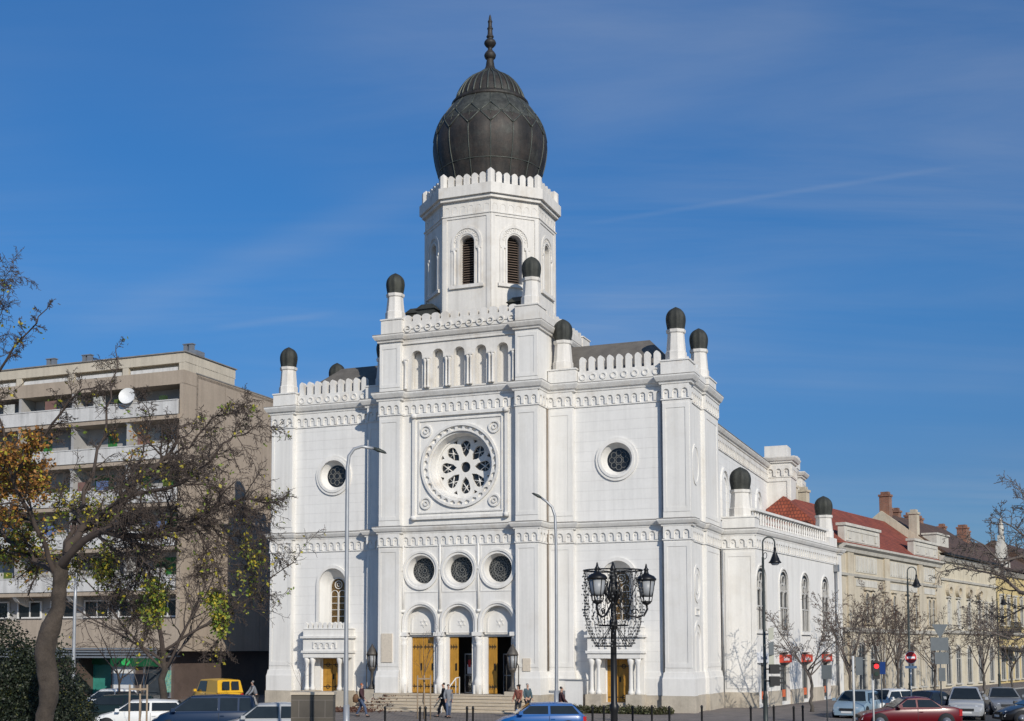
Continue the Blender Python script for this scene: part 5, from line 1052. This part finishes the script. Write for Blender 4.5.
m = MB(); m.plate([(-.42, zc + .28), (0, zc - .42), (.42, zc + .28)][::-1], [], -.05, -.035); m.build('triangle_plate', 'sign_back', t); m = MB(); z2 = zat(644, Z); m.plate(rect(-.5, .42, z2 - .32, z2 + .32), [], -.05, -.035); m.build('square_plate', 'sign_back', t); m = MB(); z2 = zat(658, Z); m.plate(rect(-.3, .42, z2 - .3, z2 + .28), [], -.05, -.035); m.build('square_plate', 'sign_back', t); m = MB(); z2 = zat(674, Z); m.plate(rect(-.12, .22, z2 - .35, z2 + .3), [], -.05, -.035); m.build('narrow_plate', 'sign_back', t)
Z = 60; t = thing('road_sign', 'dark rectangular sign back on a pole beside the red awnings', 'road sign', at(827.5, Z), .1); z2 = zat(672, Z); pole(t, z2 + .3, .035, 'sign_back'); m = MB(); m.plate(rect(-.25, .25, z2 - .33, z2 + .33), [], -.05, -.035); m.build('plate', mat('sign_dark', (.06, .075, .085), .5, .2), t)
Z = 62; t = thing('road_sign', 'small blue sign on a pole right of the red pedestrian light', 'road sign', at(882.5, Z), -.4); z2 = zat(668, Z); pole(t, z2 + .4, .03, 'sign_back'); m = MB(); m.plate(rect(-.14, .2, z2 - .3, z2 + .3), [], -.05, -.035); m.build('plate', 'sign_blue', t)
Z = 57; t = thing('road_sign', 'grey rectangular sign back on a white pole left of the pedestrian light', 'road sign', at(854.5, Z), .2); z2 = zat(666, Z); pole(t, z2 + .45, .05); m = MB(); m.plate(rect(.1, .45, z2 - .4, z2 + .4), [], -.05, -.035); m.build('plate', 'sign_back', t)
Z = 54; t = thing('traffic_light', 'pedestrian light showing red on a white pole in front of the parked cars', 'traffic light', at(874, Z), .0); z2 = zat(669, Z); pole(t, z2 - .2, .04); m = MB(); m.box(-.02, .27, -.14, .14, z2 - .42, z2 + .34); m.box(-.01, .26, -.26, -.14, z2 + .26, z2 + .29); h = m.build('housing', 'iron', t)
m = MB(); m.plate(circ(.125, z2 + .12, .105, 20), [], -.16, -.145); m.build('red_lamp', mat('lamp_red', (.9, .015, .02), .4, 0, emit=.9), h); m = MB(); m.plate(circ(.125, z2 - .2, .095, 20), [], -.16, -.145); m.build('green_lamp', mat('lamp_off', (.012, .03, .02), .3, .1), h)
Z = 49.8; t = thing('traffic_light', 'dark traffic lights with pale sign boards on the curled bell lamp pole', 'traffic light', at(767.6, Z - .1), 0); z2 = zat(675, Z)
m = MB(); m.box(.12, .5, -.14, .14, z2 + .05, z2 + .42); m.box(.12, .5, -.14, .14, z2 - .42, z2 - .05)
for q in (z2 + .15, z2 + .32, z2 - .15, z2 - .32): m.lathe([(.09, 0), (.1, .22)], 10, 0, 0, cap=False) if False else m.box(.5, .68, -.1, .1, q - .015, q + .06)
m.box(.0, .14, -.04, .04, z2 + .2, z2 + .26); m.box(.0, .14, -.04, .04, z2 - .26, z2 - .2); m.build('housing', 'iron', t); mat('board_pale', (.42, .42, .34), .6, .15)
for q, h in ((634, .45), (649, .5), (661, .42), (683, .3)): m = MB(); zz = zat(q, Z); m.plate([(.1, zz - h * .6), (.3, zz - h * .45), (.3, zz + h * .6), (.1, zz + h * .5)], [], -.03, 0); m.build('sign_plate', 'board_pale' if q != 649 else 'sign_back', t)
# ================================================================ cars
def paint(n, c, r=.28): return mat(n, c, r, .06, 2, coat=.25, spec=.35)
mat('tyre', (.018, .018, .018), .85, .2, 8); mat('rim', (.42, .42, .43), .35, .1, metal=.7); mat('car_glass', (.020, .026, .030), .08, .2, 3, spec=.4); mat('black_plastic', (.022, .022, .023), .6, .2, 8); mat('head_glass', (.55, .57, .6), .12, .2, 8); mat('tail_red', (.42, .012, .015), .2, .1); mat('number_white', (.7, .7, .68), .5, .05)
def car(name, label, loc_, rz, color, L_=4.1, W_=1.7, H_=1.43, kind='hatch', group=None):
    t = thing(name, label, 'car' if kind != 'van' else 'van', loc_, rz, group); w = W_ / 2; x0, x1 = -L_ / 2, L_ / 2; zb = .24; bl = .93 if H_ < 1.55 else 1.02
    if kind == 'van': bl = 1.12
    hoodz = bl - .16; nose = bl - .34
    P = dict(hatch=(.95, .52, -.40, -.92), sedan=(.62, .12, -.52, -.80), estate=(.95, .45, -.78, -.96), mpv=(1.2, .55, -.72, -.97), van=(1.15, .75, -.97, -.995))[kind]
    wb, wt, rt, rb = P[0] - L_ * .0, P[1], P[2], P[3]
    if kind == 'sedan': wbx, wtx, rtx, rbx = .78, .10, -.85, -1.5
    else: wbx, wtx, rtx, rbx = x1 * .52, x1 * .16, x0 * (.72 if kind == 'hatch' else .86), x0 * (.95 if kind != 'van' else .985)
    if kind in ('mpv',): wbx, wtx = x1 * .66, x1 * .24
    if kind == 'van': wbx, wtx = x1 * .56, x1 * .34
    prof = [(x0, .55, .80), (x0 + .04, bl - .06, .90), (x0 + .16, bl, .95)] if kind != 'sedan' else [(x0, .60, .82), (x0 + .06, bl - .03, .90), (x0 + .3, bl + .03, .95), (-1.45, bl + .04, .97)]
    prof += [(rbx + .3, bl + .01, .985), (-.3, bl, 1.0), (wbx - .3, bl - .02, 1.0), (wbx, bl - .03, .99), (wbx + (x1 - wbx) * .5, hoodz, .97), (x1 - .32, nose + .1, .93), (x1 - .1, nose, .86), (x1, .52, .76)]
    m = MB(); vs = []; fs = []
    for x, zt, k in prof:
        ww = w * k; vs += [(x, -ww * .9, zb), (x, -ww * .97, zb + .12), (x, -ww, .52), (x, -ww * .985, zt - .10 if zt > .7 else .5 + (zt - .5) * .5), (x, -ww * .93, zt - .01), (x, -ww * .5, zt + .02), (x, 0, zt + .03), (x, ww * .5, zt + .02), (x, ww * .93, zt - .01), (x, ww * .985, zt - .10 if zt > .7 else .5 + (zt - .5) * .5), (x, ww, .52), (x, ww * .97, zb + .12), (x, ww * .9, zb)]
    n = 13
    for i in range(len(prof) - 1):
        for j in range(n): k = (j + 1) % n; fs.append((i * n + j, i * n + k, (i + 1) * n + k, (i + 1) * n + j))
    fs += [tuple(range(n))[::-1], tuple((len(prof) - 1) * n + j for j in range(n))]; m.add(vs, fs, True)
    # greenhouse
    wB, wR = w * .93, w * .70 if kind != 'van' else w * .82; zr = H_
    st = [(rbx, bl - .02, None), (rtx, zr - .05, 1), ((rtx + wtx) / 2, zr, 1), (wtx, zr - .04, 1), (wbx, bl - .03, None)]
    vs = []; fs = []
    def sec(x, z):
        f = max(0, min(1, (z - bl) / (zr - bl))); hw = wB + (wR - wB) * f
        return [(x, -wB, bl - .05), (x, -hw, z - .05 * f), (x, -hw * .86, z - .01 * f), (x, 0, z + .02 * f), (x, hw * .86, z - .01 * f), (x, hw, z - .05 * f), (x, wB, bl - .05)]
    for x, z, _ in st: vs += sec(x, z)
    for i in range(4):
        for j in range(6): fs.append((i * 7 + j, i * 7 + j + 1, (i + 1) * 7 + j + 1, (i + 1) * 7 + j))
    m.add(vs, fs, True)
    for sg in (-1, 1): # sills and door lines
        m.box(-.01, .01, sg * w * .985 - .004, sg * w * .985 + .006 * sg, .45, bl - .1) if False else None
    body = m.build('body', color, t, sharp=32)
    def pane(nm, q, off, mm='car_glass'):
        q = [Vector(p) for p in q]; nr = (q[1] - q[0]).cross(q[2] - q[0]).normalized(); g = MB()
        if nr.dot(Vector(off)) < 0: nr = -nr
        a = [p + nr * (.034 if nm in ('windscreen', 'rear_window') and kind != 'van' or nm == 'windscreen' else .008) for p in q]; b = [p - nr * .02 for p in q]; k = len(q); g.add(a + b, [tuple(range(k))] + [(i, i + k, (i + 1) % k + k, (i + 1) % k) for i in range(k)]); return g.build(nm, mm, t)
    def lerp(a, b, f): return a + (b - a) * f
    def wp(sg, x, z): f = (z - bl) / (zr - bl); return (x, sg * (lerp(wB, wR, f) + .004), z)
    zt = zr - .13; zl = bl + .03
    if kind == 'van':
        pane('rear_window', [(rbx - .012, -w * .62, zl + .1), (rbx - .012, -.06, zl + .1), (rbx + .02, -.06, zt), (rbx + .02, -w * .58, zt)], (-1, 0, 0)); pane('rear_window', [(rbx - .012, w * .62, zl + .1), (rbx - .012, .06, zl + .1), (rbx + .02, .06, zt), (rbx + .02, w * .58, zt)], (-1, 0, 0))
    else:
        def rr_(f): return lerp(rbx, rtx, f), lerp(bl - .02, zr - .05, f)
        (xa, za), (xb, zb_) = rr_(.12), rr_(.9); pane('rear_window', [(xa, -wB * .82, za), (xa, wB * .82, za), (xb, wR * .82, zb_), (xb, -wR * .82, zb_)], (-1, 0, .5))
    (xa, za), (xb, zb_) = (lerp(wbx, wtx, .06), lerp(bl - .03, zr - .04, .06)), (lerp(wbx, wtx, .93), lerp(bl - .03, zr - .04, .93)); pane('windscreen', [(xa, -wB * .88, za), (xa, wB * .88, za), (xb, wR * .84, zb_), (xb, -wR * .84, zb_)], (1, 0, .5))
    ff = (zt - bl) / (zr - bl); fl = (zl - bl) / (zr - bl); fx0, fx1 = lerp(wbx, wtx, fl) - .16, lerp(wbx, wtx, ff) - .12; rx0, rx1 = lerp(rbx, rtx, fl) + .16, lerp(rbx, rtx, ff) + .13; md = (wtx + rtx) / 2 + .12
    for sg in (-1, 1):
        pane('side_window', [wp(sg, md + .05, zl), wp(sg, fx0, zl), wp(sg, fx1, zt), wp(sg, md + .05, zt)], (0, sg, 0))
        if kind != 'van':
            if kind in ('estate', 'mpv'):
                m2 = rx0 + (md - rx0) * .42; pane('side_window', [wp(sg, m2 + .04, zl), wp(sg, md - .05, zl), wp(sg, md - .05, zt), wp(sg, m2 + .04, zt)], (0, sg, 0)); pane('side_window', [wp(sg, rx0, zl), wp(sg, m2 - .04, zl), wp(sg, m2 - .04, zt), wp(sg, rx1, zt)], (0, sg, 0))
            else: pane('side_window', [wp(sg, rx0, zl), wp(sg, md - .05, zl), wp(sg, md - .05, zt), wp(sg, rx1, zt)], (0, sg, 0))
        mm = MB(); mx_ = wbx - .22; mm.taper(mx_ - .09, mx_ + .09, sg * (w + .02), sg * (w + .2), bl, bl + .14, .02) if sg > 0 else mm.taper(mx_ - .09, mx_ + .09, -(w + .2), -(w + .02), bl, bl + .14, .02); mm.build('wing_mirror', color, t)
        for wx_ in (x0 + .72, x1 - .78):
            a = MB(); a.T = Matrix.Translation((wx_, sg * (w - .09), .31)) @ Matrix.Rotation(pi / 2 * sg, 4, 'X'); a.lathe([(.20, -.1), (.30, -.1), (.315, -.06), (.315, .06), (.30, .1), (.20, .1)], 24); wh = a.build('wheel', 'tyre', t)
            a = MB(); a.T = Matrix.Translation((wx_, sg * (w - .09), .31)) @ Matrix.Rotation(pi / 2 * sg, 4, 'X'); a.lathe([(.2, -.108), (.17, -.075), (.05, -.105), (0.01, -.11)], 20); a.build('rim', 'rim', wh)
            a = MB(); a.T = Matrix.Translation((wx_, sg * (w * .955), .33)) @ Matrix.Rotation(pi / 2 * sg, 4, 'X'); a.lathe([(.0, -.03), (.375, -.03), (.375, .02)], 24, cap=False); a.build('wheel_arch', 'black_plastic', t)
        hx = x1 - .2; a = MB(); a.add([(x1 - .30, sg * w * .90, nose - .02), (x1 - .08, sg * w * .84, nose - .06), (x1 - .05, sg * w * .45, nose - .07), (x1 - .16, sg * w * .5, nose + .07), (x1 - .36, sg * w * .88, nose + .06), (x1 - .28, sg * w * .90, nose - .16), (x1 - .0, sg * w * .78, nose - .2), (x1 + .01, sg * w * .45, nose - .2)], [(0, 1, 3, 4), (1, 2, 3), (0, 5, 6, 1), (1, 6, 7, 2)]); a.build('headlight', 'head_glass', t)
        a = MB(); a.box(x0 - .012, x0 + .12, sg * w * .72, sg * w * .92, bl - .36, bl - .08); a.build('tail_light', 'tail_red', t)
        a = MB(); a.box(md - .22, md - .06, sg * w * .99, sg * (w * .99 + .03), bl - .2, bl - .165); a.build('door_handle', color if kind != 'van' else 'black_plastic', t)
        a = MB(); a.box(md - .006, md + .006, sg * w * .96, sg * (w * 1.0 + .003), .38, bl - .06); a.build('door_seam', 'black_plastic', t)
    a = MB(); a.box(x1 - .06, x1 + .03, -w * .42, w * .42, .48, .6); a.build('grille', 'black_plastic', t); a = MB(); a.box(x1 - .12, x1 + .06, -w * .7, w * .7, .26, .44); a.build('bumper', color, t); a = MB(); a.box(x0 - .06, x0 + .1, -w * .74, w * .74, .28, .52); a.build('bumper', color, t)
    a = MB(); a.box(x1 + .06, x1 + .075, -.26, .26, .36, .46); a.build('number_plate', 'number_white', t); a = MB(); a.box(x0 - .075, x0 - .03, -.26, .26, .53, .64); a.build('number_plate', 'number_white', t)
    if kind == 'estate':
        a = MB()
        for sg in (-1, 1): a.tube([(rtx + .1, sg * wR * .88, zr - .02), (rtx + .15, sg * wR * .88, zr + .05), (wtx - .1, sg * wR * .88, zr + .06), (wtx, sg * wR * .88, zr)], .015, 6)
        a.build('roof_rail', 'black_plastic', t)
    return t
CL = 'cars parked in front of the apartment block'; CR = 'cars parked along the side street'
paint('p_green', (.012, .022, .02)); paint('p_white', (.72, .72, .70)); paint('p_blue', (.006, .022, .060)); paint('p_silver', (.36, .37, .38), .3); paint('p_grey', (.20, .21, .22), .3); paint('p_yellow', (.66, .37, .015)); paint('p_brightblue', (.003, .085, .30)); paint('p_red', (.12, .005, .010)); paint('p_pale', (.24, .33, .40)); paint('p_black', (.012, .012, .014)); paint('p_navy', (.016, .022, .04))
car('parked_car', 'dark green estate car half hidden behind the white hatchback', at(116, 60), pi - .12, 'p_green', 4.5, 1.72, 1.43, 'estate', CL)
car('parked_car', 'white car whose roof shows behind the dark green estate', at(108, 67), pi + .1, 'p_white', 4.1, 1.7, 1.47, 'hatch', CL)
car('parked_car', 'white hatchback beside the staked sapling', at(140, 54), pi + .18, 'p_white', 4.2, 1.7, 1.42, 'hatch', CL)
car('parked_car', 'dark blue people carrier in front of the yellow van', at(206, 52.4), pi + .12, 'p_blue', 4.4, 1.78, 1.68, 'mpv', CL)
car('parked_car', 'silver hatchback half hidden by the stone block', at(268, 48.5), pi + .1, 'p_silver', 4.2, 1.72, 1.52, 'hatch', CL)
car('parked_van', 'small yellow panel van with two rear windows', at(216, 73), pi - .95, 'p_yellow', 3.9, 1.68, 1.86, 'van', CL)
car('parked_car', 'bright blue hatchback in front of the portal steps', at(538, 51.6), pi + .04, 'p_brightblue', 3.75, 1.6, 1.40, 'hatch')
car('parked_car', 'dark red saloon in front of the pedestrian light', at(907, 57.5), pi - .02, 'p_red', 4.45, 1.7, 1.41, 'sedan')
car('parked_car', 'pale blue hatchback facing the camera beside the street trees', at(858, 65), -pi / 2 - .55, 'p_pale', 4.1, 1.7, 1.46, 'hatch', CR)
car('parked_car', 'small white car behind the dark red saloon', at(886, 67), -pi / 2 - .9, 'p_white', 3.8, 1.62, 1.46, 'hatch', CR)
car('parked_car', 'dark blue car between the small white car and the silver people carrier', at(925, 64.5), -pi / 2 - 1.0, 'p_navy', 4.4, 1.72, 1.45, 'sedan', CR)
car('parked_car', 'silver people carrier facing the camera with headlights catching the sun', at(966, 65), -pi / 2 - .35, 'p_silver', 4.3, 1.75, 1.62, 'mpv', CR)
car('parked_car', 'grey saloon facing the camera near the right edge', at(1003, 70), -pi / 2 - .25, 'p_grey', 4.6, 1.78, 1.45, 'sedan', CR)
car('parked_car', 'black car cut off by the right edge', at(1043, 60), pi, 'p_black', 4.2, 1.7, 1.28, 'hatch', CR)
# ================================================================ people
mat('skin', (.46, .27, .19), .6, .1, 10); mat('hair_dark', (.03, .02, .016), .7, .3, 20); mat('hair_grey', (.3, .28, .26), .7, .3, 20); mat('jacket_black', (.018, .018, .022), .8, .25, 8); mat('jacket_maroon', (.055, .02, .025), .8, .25, 8); mat('coat_grey', (.20, .21, .23), .85, .25, 8); mat('jeans', (.07, .10, .17), .85, .25, 8); mat('trousers_dark', (.03, .03, .035), .85, .25, 8); mat('coat_red', (.24, .08, .055), .85, .25, 6); mat('coat_teal', (.06, .10, .12), .85, .25, 6); mat('shoe', (.02, .018, .016), .6, .2); mat('bag', (.14, .07, .03), .7, .3, 5); mat('orange_cap', (.4, .12, .04), .8, .2)
def skin(name, m, par, V, E, Rd, sub=1):
    me = bpy.data.meshes.new(name); me.from_pydata(V, E, []); o = bpy.data.objects.new(name, me); COL.objects.link(o); md = o.modifiers.new('skin', 'SKIN'); md.use_smooth_shade = True
    for i, r in enumerate(Rd): me.skin_vertices[0].data[i].radius = r if isinstance(r, tuple) else (r, r)
    me.skin_vertices[0].data[0].use_root = True
    if sub: s = o.modifiers.new('sub', 'SUBSURF'); s.levels = sub; s.render_levels = sub
    dg = bpy.context.evaluated_depsgraph_get(); nm = bpy.data.meshes.new_from_object(o.evaluated_get(dg)); bpy.data.objects.remove(o); nm.name = name; nm.materials.clear(); nm.materials.append(MATS[m]); q = bpy.data.objects.new(name, nm); COL.objects.link(q); q.parent = par; return q
def person(label, loc_, rz, H=1.72, top='jacket_black', legs='jeans', hair='hair_dark', stride=.3, coat=False, arms=(.3, -.3), lean=0.0, hat=None, longhair=False, bend=(.15, .15)):
    """faces local +x; swing of legs and arms along x"""
    t = thing('person', label, 'person', loc_, rz); s = H / 1.72; k = lambda *p: tuple(q * s for q in p); hz = .90
    def leg(sg, sw):
        kx = sw * .5 + .05; return [(0.0, sg * .09, hz - .04), (kx + .02, sg * .095, .50 + .02 * abs(sw)), (sw, sg * .09, .085)], [(sw + .15, sg * .10, .045)]
    lx_ = lean
    sh = 1.40; neck = (lx_ + .0, 0, 1.47); head = (lx_ + .03, 0, 1.60)
    def arm(sg, sw): return [(lx_ * .95, sg * .17, sh), (lx_ + sw * .35 - .02, sg * .225, 1.14), (lx_ + sw * .7 + .06, sg * .215, .93), (lx_ + sw * .75 + .1, sg * .21, .85)]
    # body: one continuous skin from feet to head
    V = [(0, 0, .93), (lx_ * .4, 0, 1.1), (lx_ * .9, 0, 1.32), neck, (lx_ + .01, 0, 1.535), (lx_ + .02, 0, 1.60), (lx_ + .015, 0, 1.68)]; E = [(0, 1), (1, 2), (2, 3), (3, 4), (4, 5), (5, 6)]; Rd = [(.11, .09), (.1, .08), (.13, .09), .05, .055, (.075, .092), (.05, .06)]
    V.append((lx_ + .10, 0, 1.60)); E.append((5, 7)); Rd.append(.018)
    for sg, sw in ((-1, stride), (1, -stride)):
        a, f = leg(sg, sw); i = len(V); V += a + f; E += [(0, i), (i, i + 1), (i + 1, i + 2), (i + 2, i + 3)]; Rd += [.08, .055, .038, .032]
    for sg, sw in ((-1, arms[0]), (1, arms[1])):
        a = arm(sg, sw); i = len(V); V += a; E += [(2, i), (i, i + 1), (i + 1, i + 2), (i + 2, i + 3)]; Rd += [.05, .04, .03, (.035, .02)]
        h = Vector(a[3])
        for q in range(4): V.append((h.x + .03 + .008 * q, h.y + (q - 1.5) * .018, h.z - .06 + .006 * abs(q - 1.5))); E.append((i + 3, len(V) - 1)); Rd.append(.009)
        V.append((h.x + .05, h.y - sg * .035, h.z - .02)); E.append((i + 3, len(V) - 1)); Rd.append(.01)
    skin('body', 'skin', t, [k(*v) for v in V], E, [tuple(q * s for q in r) if isinstance(r, tuple) else r * s for r in Rd])
    V = [(0, 0, .93 - (.1 if coat else 0)), (lx_ * .4, 0, 1.1), (lx_ * .9, 0, 1.32), (lx_ * .97, 0, 1.45)]; E = [(0, 1), (1, 2), (2, 3)]; Rd = [(.165, .135), (.155, .125), (.18, .125), .075]
    if coat: V.append((0, 0, .55)); E.append((0, 4)); Rd.append((.2, .17))
    for sg, sw in ((-1, arms[0]), (1, arms[1])): a = arm(sg, sw)[:3]; i = len(V); V += a; E += [(2, i), (i, i + 1), (i + 1, i + 2)]; Rd += [.075, .065, .055]
    skin('coat' if coat else 'jacket', top, t, [k(*v) for v in V], E, [tuple(q * s for q in r) if isinstance(r, tuple) else r * s for r in Rd])
    V = [(0, 0, .95)]; E = []; Rd = [(.15, .125)]
    for sg, sw in ((-1, stride), (1, -stride)):
        a, f = leg(sg, sw); a[2] = (a[2][0], a[2][1], .1); i = len(V); V += a; E += [(0, i), (i, i + 1), (i + 1, i + 2)]; Rd += [.105, .078, .062]
    skin('trousers', legs, t, [k(*v) for v in V], E, [tuple(q * s for q in r) if isinstance(r, tuple) else r * s for r in Rd])
    for sg, sw in ((-1, stride), (1, -stride)): skin('shoe', 'shoe', t, [k(sw - .04, sg * .09, .05), k(sw + .1, sg * .095, .045), k(sw + .2, sg * .1, .035)], [(0, 1), (1, 2)], [.05 * s, .045 * s, .035 * s])
    hv = [k(lx_ - .02, 0, 1.60), k(lx_ - .01, 0, 1.68), k(lx_ + .03, 0, 1.71)]; he = [(0, 1), (1, 2)]; hr_ = [(.082 * s, .098 * s), (.088 * s, .085 * s), (.055 * s, .05 * s)]
    if longhair: hv.append(k(lx_ - .06, 0, 1.45)); he.append((0, 3)); hr_.append((.07 * s, .09 * s))
    skin('hair' if not hat else 'cap', hat or hair, t, hv, he, hr_); return t
def Pn(px, py): # feet position from pixel, on the pavement
    Z = F * (EYE - PZ) / (py - HZ) / ZK; return at(px, Z, PZ)
p1 = person('walking person in a dark maroon jacket and jeans, left of the portal steps', Pn(361.5, 716), -.35, 1.70, 'jacket_maroon', 'jeans', stride=.33, hat='orange_cap')
b = MB(); b.lathe([(.02, -.3), (.14, -.25), (.17, -.05), (.1, .12), (.02, .16)], 12); o = b.build('shoulder_bag', 'bag'); o.scale = (1, .6, 1); o.location = tuple(Vector(p1.location) + Vector((-.3, .0, 1.0))); tag(o, 'brown shoulder bag carried by the walker left of the steps', 'bag')
person('walker in a black jacket crossing below the portal steps, farther of the pair', Pn(443.5, 716.5), pi, 1.74, 'jacket_black', 'trousers_dark', stride=.26)
person('walker in a long grey coat and jeans below the portal steps, nearer of the pair', Pn(448.2, 717.3), -1.2, 1.68, 'coat_grey', 'jeans', coat=True, stride=.10, arms=(.1, -.1))
person('woman in a reddish coat standing left of the mast behind the blue hatchback', Pn(518.5, 717), -2.2, 1.66, 'coat_red', 'trousers_dark', stride=.08, arms=(.2, .2), longhair=True)
person('person in a dark teal jacket standing right of the reddish coat', Pn(527.5, 715.5), -1.0, 1.68, 'coat_teal', 'trousers_dark', stride=.07, arms=(.1, .1), hair='hair_grey')
person('dark-haired person whose head shows over the blue hatchback roof', Pn(561.5, 722.5), 0.1, 1.70, 'jacket_maroon', 'trousers_dark', stride=.2)
person('person in a grey-blue jacket bending by the passage beside the yellow van', Pn(256, 711), -2.6, 1.70, 'coat_grey', 'trousers_dark', stride=.1, lean=.22, arms=(.4, .4), hair='hair_grey')
# ================================================================ camera, light
cam = bpy.data.cameras.new('camera'); co = bpy.data.objects.new('camera', cam); COL.objects.link(co)
co.location = (0, 0, EYE); co.rotation_euler = (pi / 2 + PITCH, 0, 0)
cam.sensor_fit = 'HORIZONTAL'; cam.sensor_width = 36; cam.lens = 36 * F / 1024; cam.shift_y = (CY - 360.5) / 1024; cam.shift_x = (512 - CX) / 1024; cam.clip_start = .1; cam.clip_end = 5000
SC.camera = co
SE = radians(26.5); SAZ = Vector((.385, -.923, 0)).normalized()
sd = Vector((SAZ.x * cos(SE), SAZ.y * cos(SE), sin(SE)))
sl = bpy.data.lights.new('sun', 'SUN'); sl.energy = 3.8; sl.angle = radians(.53); sl.color = (1, .93, .82); so = bpy.data.objects.new('sun', sl); COL.objects.link(so)
so.rotation_euler = sd.to_track_quat('Z', 'Y').to_euler()
wd = bpy.data.worlds.new('World'); SC.world = wd; wd.use_nodes = True; nt = wd.node_tree; N = nt.nodes; L = nt.links
bg = N['Background']; sk = N.new('ShaderNodeTexSky'); sk.sky_type = 'NISHITA'; sk.sun_disc = False; sk.sun_elevation = SE; sk.sun_rotation = atan2(SAZ.x, SAZ.y); sk.air_density = 1.0; sk.dust_density = .35; sk.ozone_density = 2.2; sk.altitude = 100
bg.inputs['Strength'].default_value = .078
# thin cirrus: streaky noise over the sky dome
tc = N.new('ShaderNodeTexCoord'); sp = N.new('ShaderNodeSeparateXYZ'); L.new(tc.outputs['Generated'], sp.inputs[0])
def mth(op, a, b=None):
    q = N.new('ShaderNodeMath'); q.operation = op
    for i, v in enumerate((a, b)):
        if v is None: continue
        if isinstance(v, (int, float)): q.inputs[i].default_value = v
        else: L.new(v, q.inputs[i])
    return q.outputs[0]
dz = mth('MAXIMUM', sp.outputs[2], .04); dz = mth('ADD', dz, .12)
cx_ = mth('DIVIDE', sp.outputs[0], dz); cy_ = mth('DIVIDE', sp.outputs[1], dz)
cb = N.new('ShaderNodeCombineXYZ'); L.new(cx_, cb.inputs[0]); L.new(cy_, cb.inputs[1])
mp = N.new('ShaderNodeMapping'); mp.inputs['Rotation'].default_value = (0, 0, radians(28)); mp.inputs['Scale'].default_value = (.45, 2.6, 1); L.new(cb.outputs[0], mp.inputs[0])
n1 = N.new('ShaderNodeTexNoise'); n1.inputs['Scale'].default_value = .9; n1.inputs['Detail'].default_value = 8; n1.inputs['Roughness'].default_value = .62; n1.inputs['Distortion'].default_value = .5; L.new(mp.outputs[0], n1.inputs[0])
n2 = N.new('ShaderNodeTexNoise'); n2.inputs['Scale'].default_value = .55; n2.inputs['Detail'].default_value = 3; L.new(cb.outputs[0], n2.inputs[0])
r1 = N.new('ShaderNodeMapRange'); r1.inputs[1].default_value = .38; r1.inputs[2].default_value = .85; L.new(n1.outputs['Fac'], r1.inputs[0])
r2 = N.new('ShaderNodeMapRange'); r2.inputs[1].default_value = .4; r2.inputs[2].default_value = .65; r2.inputs[4].default_value = .5; L.new(n2.outputs['Fac'], r2.inputs[0])
cf = mth('MULTIPLY', r1.outputs[0], r2.outputs[0])
def ray(px, py): a = (px - CX) / F; b = (CY - py) / F; return Vector((a, cos(PITCH) - b * sin(PITCH), sin(PITCH) + b * cos(PITCH))).normalized()
def trail(p, q, wid, amt):   # an old aircraft trail: a thin band along a great circle of the sky
    global cf
    a, b = ray(*p), ray(*q); n = a.cross(b).normalized(); mid = (a + b).normalized(); half = a.angle(b) / 2
    def dot(v): d = N.new('ShaderNodeVectorMath'); d.operation = 'DOT_PRODUCT'; L.new(tc.outputs['Generated'], d.inputs[0]); d.inputs[1].default_value = v; return d.outputs['Value']
    w = N.new('ShaderNodeMapRange'); w.interpolation_type = 'SMOOTHSTEP'; w.inputs[1].default_value = wid; w.inputs[2].default_value = 0; w.inputs[3].default_value = 0; w.inputs[4].default_value = amt; L.new(mth('ABSOLUTE', dot(n)), w.inputs[0])
    e = N.new('ShaderNodeMapRange'); e.interpolation_type = 'SMOOTHSTEP'; e.inputs[1].default_value = cos(half); e.inputs[2].default_value = cos(half * .4); L.new(dot(mid), e.inputs[0])
    cf = mth('ADD', cf, mth('MULTIPLY', mth('MULTIPLY', w.outputs[0], e.outputs[0]), mth('ADD', n1.outputs['Fac'], .2)))
trail((560, 228), (1000, 160), .003, .085); trail((40, 345), (480, 170), .022, .10); trail((200, 330), (345, 312), .004, .10); trail((520, 150), (860, -10), .04, .07)
cr = N.new('ShaderNodeValToRGB'); L.new(sp.outputs[2], cr.inputs[0]); e = cr.color_ramp.elements
e[0].position = .0; e[0].color = (.40, .56, .86, 1); e[1].position = .5; e[1].color = (.37, .96, 1.50, 1)
for p_, c_ in ((.13, (.37, .61, .93, 1)), (.27, (.32, .80, 1.25, 1))): q = e.new(p_); q.color = c_
tm = N.new('ShaderNodeMix'); tm.data_type = 'RGBA'; tm.blend_type = 'MULTIPLY'; tm.inputs[0].default_value = 1; L.new(sk.outputs[0], tm.inputs[6]); L.new(cr.outputs[0], tm.inputs[7])
mx = N.new('ShaderNodeMix'); mx.data_type = 'RGBA'; L.new(cf, mx.inputs[0]); L.new(tm.outputs[2], mx.inputs[6]); mx.inputs[7].default_value = (6.2, 6.6, 7.2, 1); L.new(mx.outputs[2], bg.inputs['Color'])
SC.view_settings.view_transform = 'Standard'; SC.view_settings.look = 'None'; SC.view_settings.exposure = 0; SC.view_settings.gamma = 1; SC.view_settings.use_curve_mapping = False
